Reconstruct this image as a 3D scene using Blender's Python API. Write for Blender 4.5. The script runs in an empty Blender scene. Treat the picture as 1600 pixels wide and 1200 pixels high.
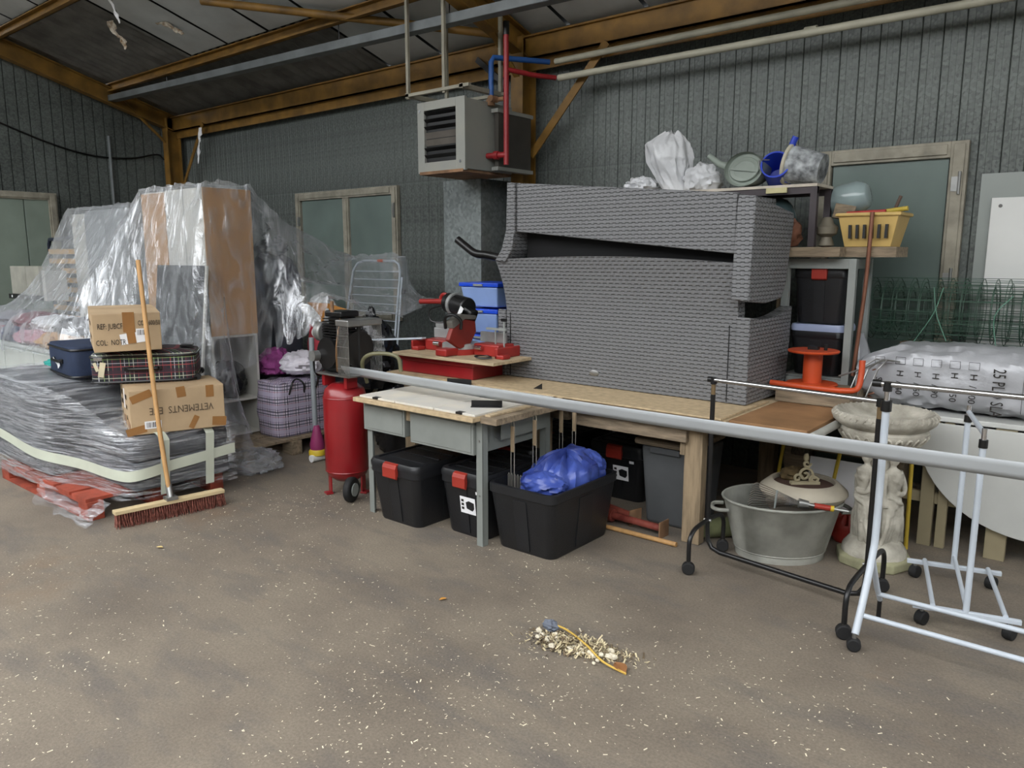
import bpy, bmesh, math, random
import numpy as np
from mathutils import Vector, Matrix, noise
R = math.radians
random.seed(7)
C = bpy.context.scene.collection
SC = bpy.context.scene

# ------------------------------------------------------------------ camera, world, exposure
cd = bpy.data.cameras.new('camera'); cam = bpy.data.objects.new('camera', cd); C.objects.link(cam)
cd.sensor_width = 36; cd.lens = 27.0; cd.clip_end = 200
cam.location = (0.957, -5.69, 1.65); cam.rotation_euler = (R(80.5), 0, R(39.5))
SC.camera = cam
wd = bpy.data.worlds.new('overcast_sky'); SC.world = wd; wd.use_nodes = True
wd.node_tree.nodes['Background'].inputs[0].default_value = (0.97, 0.985, 1.0, 1)
wd.node_tree.nodes['Background'].inputs[1].default_value = 4.7
SC.view_settings.view_transform = 'Standard'; SC.view_settings.look = 'None'
SC.view_settings.exposure = 0.14; SC.view_settings.gamma = 1.0; SC.view_settings.use_curve_mapping = False

# ------------------------------------------------------------------ materials
def nt_of(name):
    m = bpy.data.materials.new(name); m.use_nodes = True
    nt = m.node_tree; b = nt.nodes['Principled BSDF']
    return m, nt, b
def N(nt, kind, **kw):
    n = nt.nodes.new(kind)
    for k, v in kw.items():
        if k.startswith('i_'): n.inputs[int(k[2:])].default_value = v
        else: setattr(n, k, v)
    return n
def col4(c): return (c[0], c[1], c[2], 1)
def srgb(h):
    h = h.lstrip('#'); o = []
    for i in (0, 2, 4):
        v = int(h[i:i+2], 16) / 255
        o.append(v / 12.92 if v <= .04045 else ((v + .055) / 1.055) ** 2.4)
    return tuple(o)
def ramp(nt, stops):
    r = N(nt, 'ShaderNodeValToRGB'); e = r.color_ramp.elements
    while len(e) < len(stops): e.new(.5)
    for k, (p, c) in enumerate(stops): e[k].position = p; e[k].color = col4(c) if len(c) == 3 else c
    return r
MATS = {}
def M(name, hexc, rough=.6, metal=0, var=.18, vs=6, bump=0, bs=40, stretch=(1, 1, 1), second=None, coat=0):
    if name in MATS: return MATS[name]
    m, nt, b = nt_of(name); c = srgb(hexc)
    tc = N(nt, 'ShaderNodeTexCoord'); mp = N(nt, 'ShaderNodeMapping'); mp.inputs['Scale'].default_value = stretch
    nt.links.new(tc.outputs['Object'], mp.inputs[0])
    nz = N(nt, 'ShaderNodeTexNoise'); nz.inputs['Scale'].default_value = vs; nz.inputs['Detail'].default_value = 6
    nt.links.new(mp.outputs[0], nz.inputs['Vector'])
    lo = tuple(x * (1 - var) for x in c); hi = srgb(second) if second else tuple(min(1, x * (1 + var)) for x in c)
    r = ramp(nt, [(.32, lo), (.68, hi)]); nt.links.new(nz.outputs[0], r.inputs[0])
    nt.links.new(r.outputs[0], b.inputs['Base Color'])
    b.inputs['Roughness'].default_value = rough; b.inputs['Metallic'].default_value = metal
    b.inputs['Coat Weight'].default_value = coat
    if bump:
        n2 = N(nt, 'ShaderNodeTexNoise'); n2.inputs['Scale'].default_value = bs; n2.inputs['Detail'].default_value = 4
        nt.links.new(mp.outputs[0], n2.inputs['Vector'])
        bp = N(nt, 'ShaderNodeBump'); bp.inputs['Strength'].default_value = bump; bp.inputs['Distance'].default_value = .01
        nt.links.new(n2.outputs[0], bp.inputs['Height']); nt.links.new(bp.outputs[0], b.inputs['Normal'])
    MATS[name] = m; return m

def floor_mat():
    m, nt, b = nt_of('concrete_floor')
    tc = N(nt, 'ShaderNodeTexCoord')
    def nz(scale, det, st=(1, 1, 1), rot=0):
        mp = N(nt, 'ShaderNodeMapping'); mp.inputs['Scale'].default_value = st; mp.inputs['Rotation'].default_value = (0, 0, rot)
        nt.links.new(tc.outputs['Object'], mp.inputs[0])
        n = N(nt, 'ShaderNodeTexNoise'); n.inputs['Scale'].default_value = scale; n.inputs['Detail'].default_value = det
        n.inputs['Roughness'].default_value = .65
        nt.links.new(mp.outputs[0], n.inputs['Vector']); return n
    a = nz(1.1, 8); r = ramp(nt, [(.3, srgb('#665d53')), (.5, srgb('#7a7063')), (.7, srgb('#877d6e'))]); nt.links.new(a.outputs[0], r.inputs[0])
    s = nz(1.6, 8, (1, 2.6, 1), .7); r2 = ramp(nt, [(.5, (0, 0, 0)), (.66, (1, 1, 1))]); nt.links.new(s.outputs[0], r2.inputs[0])
    mx = N(nt, 'ShaderNodeMixRGB'); mx.inputs[2].default_value = col4(srgb('#66605a'))
    ml = N(nt, 'ShaderNodeMath', operation='MULTIPLY'); ml.inputs[1].default_value = .8
    nt.links.new(r2.outputs[0], ml.inputs[0]); nt.links.new(ml.outputs[0], mx.inputs[0]); nt.links.new(r.outputs[0], mx.inputs[1])
    g = nz(90, 3); r3 = ramp(nt, [(.35, (.82, .82, .82)), (.65, (1.12, 1.12, 1.12))]); nt.links.new(g.outputs[0], r3.inputs[0])
    m2 = N(nt, 'ShaderNodeMixRGB', blend_type='MULTIPLY'); m2.inputs[0].default_value = 1
    nt.links.new(mx.outputs[0], m2.inputs[1]); nt.links.new(r3.outputs[0], m2.inputs[2])
    q = nz(.75, 5); r4 = ramp(nt, [(.6, (0, 0, 0)), (.75, (.55, .55, .55))]); nt.links.new(q.outputs[0], r4.inputs[0])
    m3 = N(nt, 'ShaderNodeMixRGB'); m3.inputs[2].default_value = col4(srgb('#7c6248'))
    nt.links.new(r4.outputs[0], m3.inputs[0]); nt.links.new(m2.outputs[0], m3.inputs[1])
    nt.links.new(m3.outputs[0], b.inputs['Base Color']); b.inputs['Roughness'].default_value = .72
    bp = N(nt, 'ShaderNodeBump'); bp.inputs['Strength'].default_value = .25; bp.inputs['Distance'].default_value = .01
    nt.links.new(g.outputs[0], bp.inputs['Height']); nt.links.new(bp.outputs[0], b.inputs['Normal'])
    return m

def wicker_mat():
    m, nt, b = nt_of('grey_wicker')
    tc = N(nt, 'ShaderNodeTexCoord'); sp = N(nt, 'ShaderNodeSeparateXYZ'); nt.links.new(tc.outputs['Object'], sp.inputs[0])
    ad = N(nt, 'ShaderNodeMath', operation='ADD'); nt.links.new(sp.outputs[0], ad.inputs[0]); nt.links.new(sp.outputs[1], ad.inputs[1])
    cb = N(nt, 'ShaderNodeCombineXYZ'); nt.links.new(ad.outputs[0], cb.inputs[0]); nt.links.new(sp.outputs[2], cb.inputs[1])
    def mth(op, x, y=None, z=None):
        n = N(nt, 'ShaderNodeMath', operation=op)
        for k, q in enumerate((x, y, z)):
            if q is None: continue
            if isinstance(q, (int, float)): n.inputs[k].default_value = q
            else: nt.links.new(q, n.inputs[k])
        return n.outputs[0]
    vv = mth('MULTIPLY', sp.outputs[2], 1/.0235); row = mth('FLOOR', vv); fv = mth('FRACT', vv)
    uu = mth('MULTIPLY_ADD', ad.outputs[0], 1/.046, mth('MULTIPLY', row, .5)); fu = mth('FRACT', uu)
    ev = mth('SUBTRACT', 1, mth('MULTIPLY', mth('ABSOLUTE', mth('SUBTRACT', fv, .5)), 2))      # 0 at strand edge, 1 at its middle
    hu = mth('SUBTRACT', 1, mth('MULTIPLY', mth('ABSOLUTE', mth('SUBTRACT', fu, .5)), 2))
    gapv = mth('SMOOTH_MIN', mth('MULTIPLY', ev, 1.9), 1, .3); inn_ = mth('GREATER_THAN', hu, .44)
    dark = mth('MULTIPLY', mth('SUBTRACT', 1, gapv), mth('MULTIPLY_ADD', inn_, .97, .03))
    hgt = mth('SUBTRACT', mth('MULTIPLY', mth('SINE', mth('MULTIPLY', fu, math.pi)), .6), mth('MULTIPLY', dark, 1.0))
    mxc = N(nt, 'ShaderNodeMixRGB'); mxc.inputs[1].default_value = col4(srgb('#737476')); mxc.inputs[2].default_value = col4(srgb('#1d1e20'))
    nt.links.new(dark, mxc.inputs[0]); nt.links.new(mxc.outputs[0], b.inputs['Base Color'])
    bp = N(nt, 'ShaderNodeBump'); bp.inputs['Strength'].default_value = .8; bp.inputs['Distance'].default_value = .006
    nt.links.new(hgt, bp.inputs['Height']); nt.links.new(bp.outputs[0], b.inputs['Normal'])
    b.inputs['Roughness'].default_value = .5
    return m

def film_mat(name, base=.10, streak=.35, sc=(3, 3, 1.2), k=.55):
    m, nt, b = nt_of(name); nt.nodes.remove(b)
    out = nt.nodes['Material Output']
    tc = N(nt, 'ShaderNodeTexCoord'); mp = N(nt, 'ShaderNodeMapping'); mp.inputs['Scale'].default_value = sc
    nt.links.new(tc.outputs['Object'], mp.inputs[0])
    nz = N(nt, 'ShaderNodeTexNoise'); nz.inputs['Scale'].default_value = 3; nz.inputs['Detail'].default_value = 7; nz.inputs['Distortion'].default_value = 1.2
    nt.links.new(mp.outputs[0], nz.inputs['Vector'])
    r = ramp(nt, [(.42, (base, base, base)), (.72, (streak, streak, streak))]); nt.links.new(nz.outputs[0], r.inputs[0])
    lw = N(nt, 'ShaderNodeLayerWeight'); lw.inputs[0].default_value = .35
    ad = N(nt, 'ShaderNodeMath', operation='MULTIPLY_ADD'); ad.inputs[1].default_value = k; ad.use_clamp = True
    nt.links.new(lw.outputs['Facing'], ad.inputs[0]); nt.links.new(r.outputs[0], ad.inputs[2])
    bp = N(nt, 'ShaderNodeBump'); bp.inputs['Strength'].default_value = .9; bp.inputs['Distance'].default_value = .03
    nt.links.new(nz.outputs[0], bp.inputs['Height'])
    tr = N(nt, 'ShaderNodeBsdfTransparent'); tr.inputs[0].default_value = (.96, .97, .98, 1)
    gl = N(nt, 'ShaderNodeBsdfGlossy'); gl.inputs['Color'].default_value = (.95, .97, 1, 1); gl.inputs['Roughness'].default_value = .11
    df = N(nt, 'ShaderNodeBsdfDiffuse'); df.inputs['Color'].default_value = (.86, .89, .93, 1)
    tl = N(nt, 'ShaderNodeBsdfTranslucent'); tl.inputs['Color'].default_value = (.86, .89, .93, 1)
    nt.links.new(bp.outputs[0], gl.inputs['Normal'])
    m1 = N(nt, 'ShaderNodeMixShader'); m1.inputs[0].default_value = .35; nt.links.new(df.outputs[0], m1.inputs[1]); nt.links.new(tl.outputs[0], m1.inputs[2])
    m2 = N(nt, 'ShaderNodeMixShader'); m2.inputs[0].default_value = .5; nt.links.new(m1.outputs[0], m2.inputs[1]); nt.links.new(gl.outputs[0], m2.inputs[2])
    m3 = N(nt, 'ShaderNodeMixShader'); nt.links.new(ad.outputs[0], m3.inputs[0]); nt.links.new(tr.outputs[0], m3.inputs[1]); nt.links.new(m2.outputs[0], m3.inputs[2])
    nt.links.new(m3.outputs[0], out.inputs[0]); return m

def plaid_mat(name, ground, bands, scale, rough=.7):
    """bands: list of (period fraction centre, half width, hex) woven in both directions"""
    m, nt, b = nt_of(name)
    tc = N(nt, 'ShaderNodeTexCoord'); sp = N(nt, 'ShaderNodeSeparateXYZ'); nt.links.new(tc.outputs['Object'], sp.inputs[0])
    ad = N(nt, 'ShaderNodeMath', operation='ADD'); nt.links.new(sp.outputs[0], ad.inputs[0]); nt.links.new(sp.outputs[1], ad.inputs[1])
    cur = None
    def frac(sock):
        a = N(nt, 'ShaderNodeMath', operation='MULTIPLY'); a.inputs[1].default_value = scale; nt.links.new(sock, a.inputs[0])
        f = N(nt, 'ShaderNodeMath', operation='FRACT'); nt.links.new(a.outputs[0], f.inputs[0]); return f.outputs[0]
    prev = N(nt, 'ShaderNodeRGB'); prev.outputs[0].default_value = col4(srgb(ground)); cur = prev.outputs[0]
    for s in (frac(ad.outputs[0]), frac(sp.outputs[2])):
        for (p, w, h) in bands:
            cp = N(nt, 'ShaderNodeMath', operation='COMPARE'); cp.inputs[1].default_value = p; cp.inputs[2].default_value = w
            nt.links.new(s, cp.inputs[0])
            hf = N(nt, 'ShaderNodeMath', operation='MULTIPLY'); hf.inputs[1].default_value = .75; nt.links.new(cp.outputs[0], hf.inputs[0])
            mx = N(nt, 'ShaderNodeMixRGB'); mx.inputs[2].default_value = col4(srgb(h))
            nt.links.new(hf.outputs[0], mx.inputs[0]); nt.links.new(cur, mx.inputs[1]); cur = mx.outputs[0]
    nt.links.new(cur, b.inputs['Base Color']); b.inputs['Roughness'].default_value = rough
    return m

def rib_mat(name, c1, c2, rough, metal, scale):
    """galvanised steel: mottled spangle"""
    m, nt, b = nt_of(name)
    tc = N(nt, 'ShaderNodeTexCoord')
    v = N(nt, 'ShaderNodeTexVoronoi'); v.inputs['Scale'].default_value = scale; nt.links.new(tc.outputs['Object'], v.inputs['Vector'])
    nz = N(nt, 'ShaderNodeTexNoise'); nz.inputs['Scale'].default_value = 1.3; nz.inputs['Detail'].default_value = 8; nt.links.new(tc.outputs['Object'], nz.inputs['Vector'])
    bw = N(nt, 'ShaderNodeRGBToBW'); nt.links.new(v.outputs['Color'], bw.inputs[0])
    mx = N(nt, 'ShaderNodeMath', operation='MULTIPLY_ADD'); mx.inputs[1].default_value = .45
    nt.links.new(bw.outputs[0], mx.inputs[0]); nt.links.new(nz.outputs[0], mx.inputs[2])
    r = ramp(nt, [(.45, srgb(c1)), (1.0, srgb(c2))]); nt.links.new(mx.outputs[0], r.inputs[0])
    nt.links.new(r.outputs[0], b.inputs['Base Color']); b.inputs['Roughness'].default_value = rough; b.inputs['Metallic'].default_value = metal
    return m

MF = floor_mat(); MW = wicker_mat()
WALL = rib_mat('galvanised_cladding', '#3f4341', '#686e6a', .5, .1, 60)
DUCT = rib_mat('galvanised_duct', '#5f6565', '#8b9291', .45, .3, 40)
FILM = film_mat('clear_dust_sheet', .05, .46, k=.45)
WRAP = film_mat('stretch_film', .0, .62, (1.0, 1.0, 20), k=.3)
YEL = M('ochre_painted_steel', '#785822', .55, 0, .35, 5, .2, 30)
CARD = M('cardboard', '#b09878', .85, 0, .1, 5)
TAPE = M('brown_parcel_tape', '#94693c', .3, 0, .1)
WOOD = M('pine_wood', '#b5a284', .75, 0, .22, 5, .3, 40, (1, 8, 8))
WOODX = M('weathered_wood', '#857662', .8, 0, .35, 5, .4, 30, (1.2, 9, 9))
WOODZ = M('upright_wood', '#8f7d64', .8, 0, .3, 5, .3, 30, (9, 9, 1))
OSB = M('chipboard', '#b8a382', .8, 0, .16, 24, .3, 60)
BLKP = M('black_plastic', '#1b1c1f', .42, 0, .15, 8, .15, 120)
BLKM = M('black_metal', '#141415', .35, 0, .2)
RUB = M('black_rubber', '#151516', .75, 0, .2)
REDP = M('red_plastic', '#9c3125', .45, 0, .1)
REDM = M('red_enamel', '#8a1a1f', .33, 0, .12, 4, coat=.3)
WHTM = M('white_enamel', '#bcc4cd', .35, 0, .05)
CHROME = M('chrome', '#c9c9cb', .2, 1, .05)
STEEL = M('bare_steel', '#9a9a98', .35, .8, .2)
GREYM = M('grey_painted_steel', '#8f9491', .5, 0, .1, 6)
WHITE = M('white_paper', '#e8e8ea', .7, 0, .03)
INK = M('black_ink', '#26221f', .8, 0, .05)
INKF = M('faded_marker', '#5a4c3c', .8, 0, .05)

# ------------------------------------------------------------------ mesh helpers
WM = {}
def tag(o, label, cat, group=None, kind=None):
    if label: o['label'] = label
    if cat: o['category'] = cat
    if group: o['group'] = group
    if kind: o['kind'] = kind
    return o
def T(name, label, cat, loc=(0, 0, 0), rz=0, group=None):
    o = bpy.data.objects.new(name, None); C.objects.link(o)
    o.location = loc; o.rotation_euler = (0, 0, rz); o.empty_display_size = .1
    WM[o] = Matrix.Translation(loc) @ Matrix.Rotation(rz, 4, 'Z')
    return tag(o, label, cat, group)
def S(name, loc=(0, 0, 0)):
    o = T(name, None, None, loc); o['kind'] = 'structure'; return o
class MB:
    def __init__(s): s.v = []; s.f = []
    def add(s, v, f):
        k = len(s.v); s.v += [tuple(p) for p in v]; s.f += [tuple(i + k for i in q) for q in f]; return s
    def bb(s, x0, x1, y0, y1, z0, z1):
        v = [(x, y, z) for z in (z0, z1) for y in (y0, y1) for x in (x0, x1)]
        return s.add(v, [(0, 2, 3, 1), (4, 5, 7, 6), (0, 1, 5, 4), (2, 6, 7, 3), (0, 4, 6, 2), (1, 3, 7, 5)])
    def box(s, c, d, rz=0, rx=0, ry=0):
        m = Matrix.Translation(c) @ Matrix.Rotation(rz, 4, 'Z') @ Matrix.Rotation(ry, 4, 'Y') @ Matrix.Rotation(rx, 4, 'X')
        t = MB().bb(-d[0]/2, d[0]/2, -d[1]/2, d[1]/2, -d[2]/2, d[2]/2)
        return s.add([m @ Vector(p) for p in t.v], t.f)
    def taper(s, c, d0, d1, h, rz=0):
        """frustum box standing at c: bottom d0 (x,y), top d1"""
        v = []
        for z, d in ((0, d0), (h, d1)):
            for y in (-1, 1):
                for x in (-1, 1):
                    p = Matrix.Rotation(rz, 3, 'Z') @ Vector((x*d[0]/2, y*d[1]/2, z)); v.append((c[0]+p[0], c[1]+p[1], c[2]+p[2]))
        return s.add(v, [(0, 2, 3, 1), (4, 5, 7, 6), (0, 1, 5, 4), (2, 6, 7, 3), (0, 4, 6, 2), (1, 3, 7, 5)])
    def tube(s, pts, r, n=10, closed=False):
        pts = [Vector(p) for p in pts]; L = len(pts)
        rs = r if isinstance(r, (list, tuple)) else [r] * L
        up = None; rings = []
        for i, p in enumerate(pts):
            if closed: d = pts[(i+1) % L] - pts[i-1]
            else: d = pts[min(i+1, L-1)] - pts[max(i-1, 0)]
            d.normalize()
            if up is None:
                up = d.orthogonal().normalized()
            up = (up - d * up.dot(d)).normalized(); w = d.cross(up)
            rings.append([p + (up * math.cos(a) + w * math.sin(a)) * rs[i] for a in [2*math.pi*k/n for k in range(n)]])
        v = [q for rg in rings for q in rg]; f = []
        for i in range(L if closed else L-1):
            j = (i+1) % L
            for k in range(n): f.append((i*n+k, i*n+(k+1) % n, j*n+(k+1) % n, j*n+k))
        if not closed: f += [tuple(range(n))[::-1], tuple((L-1)*n+k for k in range(n))]
        return s.add(v, f)
    def cyl(s, p, q, r, r2=None, n=18): return s.tube([p, q], [r, r if r2 is None else r2], n)
    def lathe(s, prof, n=28, c=(0, 0, 0), sx=1, sy=1, close=True):
        v = []; f = []
        for r, z in prof:
            for k in range(n): a = 2*math.pi*k/n; v.append((c[0]+r*math.cos(a)*sx, c[1]+r*math.sin(a)*sy, c[2]+z))
        for i in range(len(prof)-1):
            for k in range(n): f.append((i*n+k, i*n+(k+1) % n, (i+1)*n+(k+1) % n, (i+1)*n+k))
        if close: f += [tuple(range(n))[::-1], tuple((len(prof)-1)*n+k for k in range(n))]
        return s.add(v, f)
    def prism(s, poly, ax, a, b):
        def P(u, w, t): return {'x': (t, u, w), 'y': (u, t, w), 'z': (u, w, t)}[ax]
        n = len(poly); v = [P(u, w, a) for u, w in poly] + [P(u, w, b) for u, w in poly]
        return s.add(v, [tuple(range(n)), tuple(range(2*n-1, n-1, -1))] + [(i, (i+1) % n, n+(i+1) % n, n+i) for i in range(n)])
    def grid(s, fn, nu, nv):
        v = [fn(i/nu, j/nv) for j in range(nv+1) for i in range(nu+1)]
        return s.add(v, [(j*(nu+1)+i, j*(nu+1)+i+1, (j+1)*(nu+1)+i+1, (j+1)*(nu+1)+i) for j in range(nv) for i in range(nu)])
    def xf(s, m): s.v = [tuple(m @ Vector(p)) for p in s.v]; return s
    def obj(s, name, mat, parent=None, smooth=False, bevel=0, local=False, label=None, solid=0):
        me = bpy.data.meshes.new(name); v = s.v
        if parent is not None and not local:
            inv = WM[parent].inverted(); v = [tuple(inv @ Vector(p)) for p in v]
        me.from_pydata(v, [], s.f); bm = bmesh.new(); bm.from_mesh(me)
        bmesh.ops.recalc_face_normals(bm, faces=bm.faces); bm.to_mesh(me); bm.free()
        if smooth:
            me.polygons.foreach_set('use_smooth', [True]*len(me.polygons)); me.set_sharp_from_angle(angle=R(42))
        me.materials.append(mat)
        o = bpy.data.objects.new(name, me); C.objects.link(o)
        if parent is not None: o.parent = parent; WM[o] = WM[parent]
        else: WM[o] = Matrix.Identity(4)
        if solid: md = o.modifiers.new('solid', 'SOLIDIFY'); md.thickness = solid; md.offset = 0
        if bevel: md = o.modifiers.new('bevel', 'BEVEL'); md.width = bevel; md.segments = 2; md.limit_method = 'ANGLE'
        if label: o['label'] = label
        return o
def one(mb, name, mat, label, cat, base=None, group=None, **kw):
    """a top-level thing that is one mesh, its origin at its base"""
    if base is None:
        n = len(mb.v); base = (sum(p[0] for p in mb.v)/n, sum(p[1] for p in mb.v)/n, min(p[2] for p in mb.v))
    mb.v = [(p[0]-base[0], p[1]-base[1], p[2]-base[2]) for p in mb.v]
    o = mb.obj(name, mat, None, **kw); o.location = base; WM[o] = Matrix.Translation(base)
    return tag(o, label, cat, group)
def arc(c, r, a0, a1, n, plane='xz'):
    o = []
    for k in range(n+1):
        a = R(a0 + (a1-a0)*k/n); u, w = r*math.cos(a), r*math.sin(a)
        o.append({'xz': (c[0]+u, c[1], c[2]+w), 'yz': (c[0], c[1]+u, c[2]+w), 'xy': (c[0]+u, c[1]+w, c[2])}[plane])
    return o
def curve3(pts, n=8):
    """Catmull-Rom through pts"""
    P = [Vector(p) for p in pts]; P = [2*P[0]-P[1]] + P + [2*P[-1]-P[-2]]; out = []
    for i in range(1, len(P)-2):
        for k in range(n):
            t = k/n; a, b, c_, d = P[i-1], P[i], P[i+1], P[i+2]
            out.append(.5*((2*b)+(c_-a)*t+(2*a-5*b+4*c_-d)*t*t+(3*b-a-3*c_+d)*t**3))
    out.append(P[-2]); return out
def crumple(c, r, amp=.2, seed=0, n=36, m=22, fr=2.2, flat=None, top=None):
    b = MB(); o = Vector((seed*7.3, seed*3.1, seed*5.7))
    def fn(u, w):
        a = 2*math.pi*u; t = math.pi*(w-.5)
        d = Vector((math.cos(t)*math.cos(a), math.cos(t)*math.sin(a), math.sin(t)))
        k = 1 + amp*(1-2.2*abs(noise.noise(d*fr+o))) + amp*.55*(1-2.2*abs(noise.noise(d*fr*2.3+o))) + amp*.25*noise.noise(d*fr*6+o)
        p = Vector((d.x*r[0]*k, d.y*r[1]*k, d.z*r[2]*k))
        if flat is not None: p.z = max(p.z, -flat)
        return (c[0]+p.x, c[1]+p.y, c[2]+p.z)
    v = []; f = []
    for j in range(m+1):
        for i in range(n): v.append(fn(i/n, j/m))
    for j in range(m):
        for i in range(n): f.append((j*n+i, j*n+(i+1) % n, (j+1)*n+(i+1) % n, (j+1)*n+i))
    return b.add(v, f)
def text(s, size, mat, parent, origin, xdir, ydir, name='lettering', sx=1):
    cu = bpy.data.curves.new('t', 'FONT'); cu.body = s; cu.size = size; cu.extrude = .0006; cu.align_x = 'CENTER'; cu.align_y = 'CENTER'; cu.resolution_u = 2
    o = bpy.data.objects.new('t', cu); C.objects.link(o); bpy.context.view_layer.update()
    me = bpy.data.meshes.new_from_object(o.evaluated_get(bpy.context.evaluated_depsgraph_get()))
    bpy.data.objects.remove(o)
    x = Vector(xdir).normalized(); y = Vector(ydir).normalized(); z = x.cross(y)
    m = Matrix((x, y, z)).transposed().to_4x4(); m.translation = Vector(origin)
    me.transform(WM[parent].inverted() @ m @ Matrix.Diagonal((sx, 1, 1, 1)))
    me.name = name; me.materials.clear(); me.materials.append(mat)
    r = bpy.data.objects.new(name, me); C.objects.link(r); r.parent = parent; WM[r] = WM[parent]; return r
def share(o, loc, scale=None):
    c = o.copy(); C.objects.link(c); c.location = loc
    if scale: c.scale = scale
    return c

# ------------------------------------------------------------------ the hall
def roof_z(y): return 3.55 - .3*y
fl = MB().bb(-11.5, 8, -13, .3, -.1, 0).obj('floor', MF); fl['kind'] = 'structure'
DARK = M('dark_backing', '#1c1f20', .9, 0, .1)
wb = S('wall_back'); MB().bb(-9.95, 4, .02, .06, 0, 3.6).obj('backing_sheet', DARK, wb)
pn = MB().prism([(-.061, .02), (-.061, -.002), (-.057, -.006), (-.02, -.006), (-.018, -.003), (.018, -.003), (.02, -.006), (.057, -.006), (.061, -.002), (.061, .02)], 'z', 0, 3.58).obj('wall_panel', WALL, wb, local=True)
pn.location = (-9.77, 0, 0)
for k in range(1, 106): share(pn, (-9.77+k*.125, (random.random()-.5)*.004, 0))
wl = S('wall_left'); MB().prism([(.1, 0), (-11, 0), (-11, 5.2), (-5.6, 5.2), (.1, 3.5)], 'x', -9.95, -9.87).obj('backing_sheet', DARK, wl)
for k in range(62):
    y1 = -k*.125; y0 = y1-.121; z1 = min(roof_z(y1), 5.2)-.05
    MB().add([(-9.86, y0, 0), (-9.86, y1, 0), (-9.86, y0, z1+.03), (-9.86, y1, z1), (-9.84, y0+.004, 0), (-9.84, y1-.004, 0), (-9.84, y0+.004, z1+.03), (-9.84, y1-.004, z1)],
             [(0, 1, 3, 2), (4, 6, 7, 5), (0, 4, 5, 1), (2, 3, 7, 6), (0, 2, 6, 4), (1, 5, 7, 3)]).obj('wall_panel', WALL, wl)
for nm, bx_ in (('light_block_front', (-11.5, 6.1, -12.2, -12.0, 0, 4.6)), ('light_block_right', (6.0, 6.2, -12, .1, 0, 4.6))):  # unseen walls, added to block low-angle sky light and darken under the benches
    o = MB().bb(*bx_).obj(nm, WALL); o['kind'] = 'structure'
# roof: insulation boards and old corrugated sheets between purlins
INS = M('white_roof_insulation', '#c3c7c7', .6, 0, .12, 2.5, .25, 14)
ASB = M('old_corrugated_sheet', '#6b6a66', .85, 0, .3, 4, .4, 25)
ce = S('ceiling')
MB().add([(-9.95, .1, 3.62), (4, .1, 3.62), (4, -5.6, 5.33), (-9.95, -5.6, 5.33)], [(0, 1, 2, 3)]).obj('roof_deck', DARK, ce, solid=.03)
bays = [(.02, -.98), (-.98, -2.23), (-2.23, -3.48), (-3.48, -4.6), (-4.6, -5.6)]
for bi, (ya, yb) in enumerate(bays):
    for k in range(18):
        x0 = -9.8+k*.75; x1 = x0+.71
        if (bi == 0 and x1 < -4.9) or (bi == 1 and x1 < -7.0):
            m = MB(); nx = 30
            m.grid(lambda u, w: (x0-.02+u*.75, ya+(yb-ya)*w, roof_z(ya+(yb-ya)*w)+.018*math.sin(u*2*math.pi*5)), nx, 4)
            m.obj('corrugated_sheet', ASB, ce, smooth=True)
        else:
            def fz(u, w):
                y = ya+(yb-ya)*w; sag = .022*math.sin(math.pi*u)*math.sin(math.pi*w)+.006*noise.noise(Vector((x0*3+u*4, w*5, bi)))
                return (x0+u*.71, y, roof_z(y)-sag+.01)
            MB().grid(fz, 8, 8).obj('insulation_board', INS, ce, smooth=True)
tn = [0]
def trim(mb, mat, bevel=0, smooth=False, **k):
    tn[0] += 1; o = mb.obj('trim_%d' % tn[0], mat, bevel=bevel, smooth=smooth); o['kind'] = 'structure'; return o
def ibeam(p, q, h, w, side):
    """I-section from p to q, h deep downwards, flange w along vector side"""
    p, q, sd = Vector(p), Vector(q), Vector(side).normalized(); d = (q-p).normalized(); up = sd.cross(d).normalized()
    if up.z < 0: up = -up
    b = MB()
    for (a0, a1, c0, c1) in ((-w/2, w/2, 0, -.014), (-w/2, w/2, -h+.014, -h), (-.006, .006, -.014, -h+.014)):
        v = [e + sd*a + up*c for e in (p, q) for a in (a0, a1) for c in (c0, c1)]
        b.add(v, [(0, 1, 3, 2), (4, 6, 7, 5), (0, 4, 5, 1), (2, 3, 7, 6), (0, 2, 6, 4), (1, 5, 7, 3)])
    return b
for xr in (-9.66, -3.45, 2.9):      # rafters and posts
    trim(ibeam((xr, -.12, roof_z(-.12)-.06), (xr, -5.6, roof_z(-5.6)-.06), .2, .12, (1, 0, 0)), YEL)
    pb = MB()
    for (a, b_) in ((-.28, -.266), (-.104, -.09)): pb.bb(xr-.065, xr+.065, a, b_, 0, 3.5)
    pb.bb(xr-.006, xr+.006, -.27, -.1, 0, 3.5); trim(pb, YEL)
    trim(MB().box((xr, -.55, 3.42), (.06, .75, .012), rx=R(-42)), YEL)
for k, yp in enumerate((-.98, -2.23, -3.48, -4.6)):   # purlins
    z = roof_z(yp)-.02
    trim(MB().bb(-9.8, 4, yp-.03, yp+.03, z-.1, z-.08).bb(-9.8, 4, yp+.018, yp+.03, z-.1, z).bb(-9.8, 4, yp-.03, yp+.03, z-.012, z), YEL)
trim(MB().bb(-9.8, 4, -.17, -.155, 3.33, 3.52).bb(-9.8, 4, -.17, -.05, 3.33, 3.345).bb(-9.8, 4, -.2, -.05, 3.505, 3.52).bb(-9.8, 4, -.12, -.108, 3.24, 3.33), YEL)
trim(MB().cyl((-3.5, -.22, 3.52), (-6.05, -1.68, 3.96), .035), YEL, smooth=True)        # wind brace under the roof
trim(MB().box((-2.97, -.2, 2.92), (1.12, .012, .07), ry=R(-47)), YEL)                      # knee braces along the wall
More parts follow.
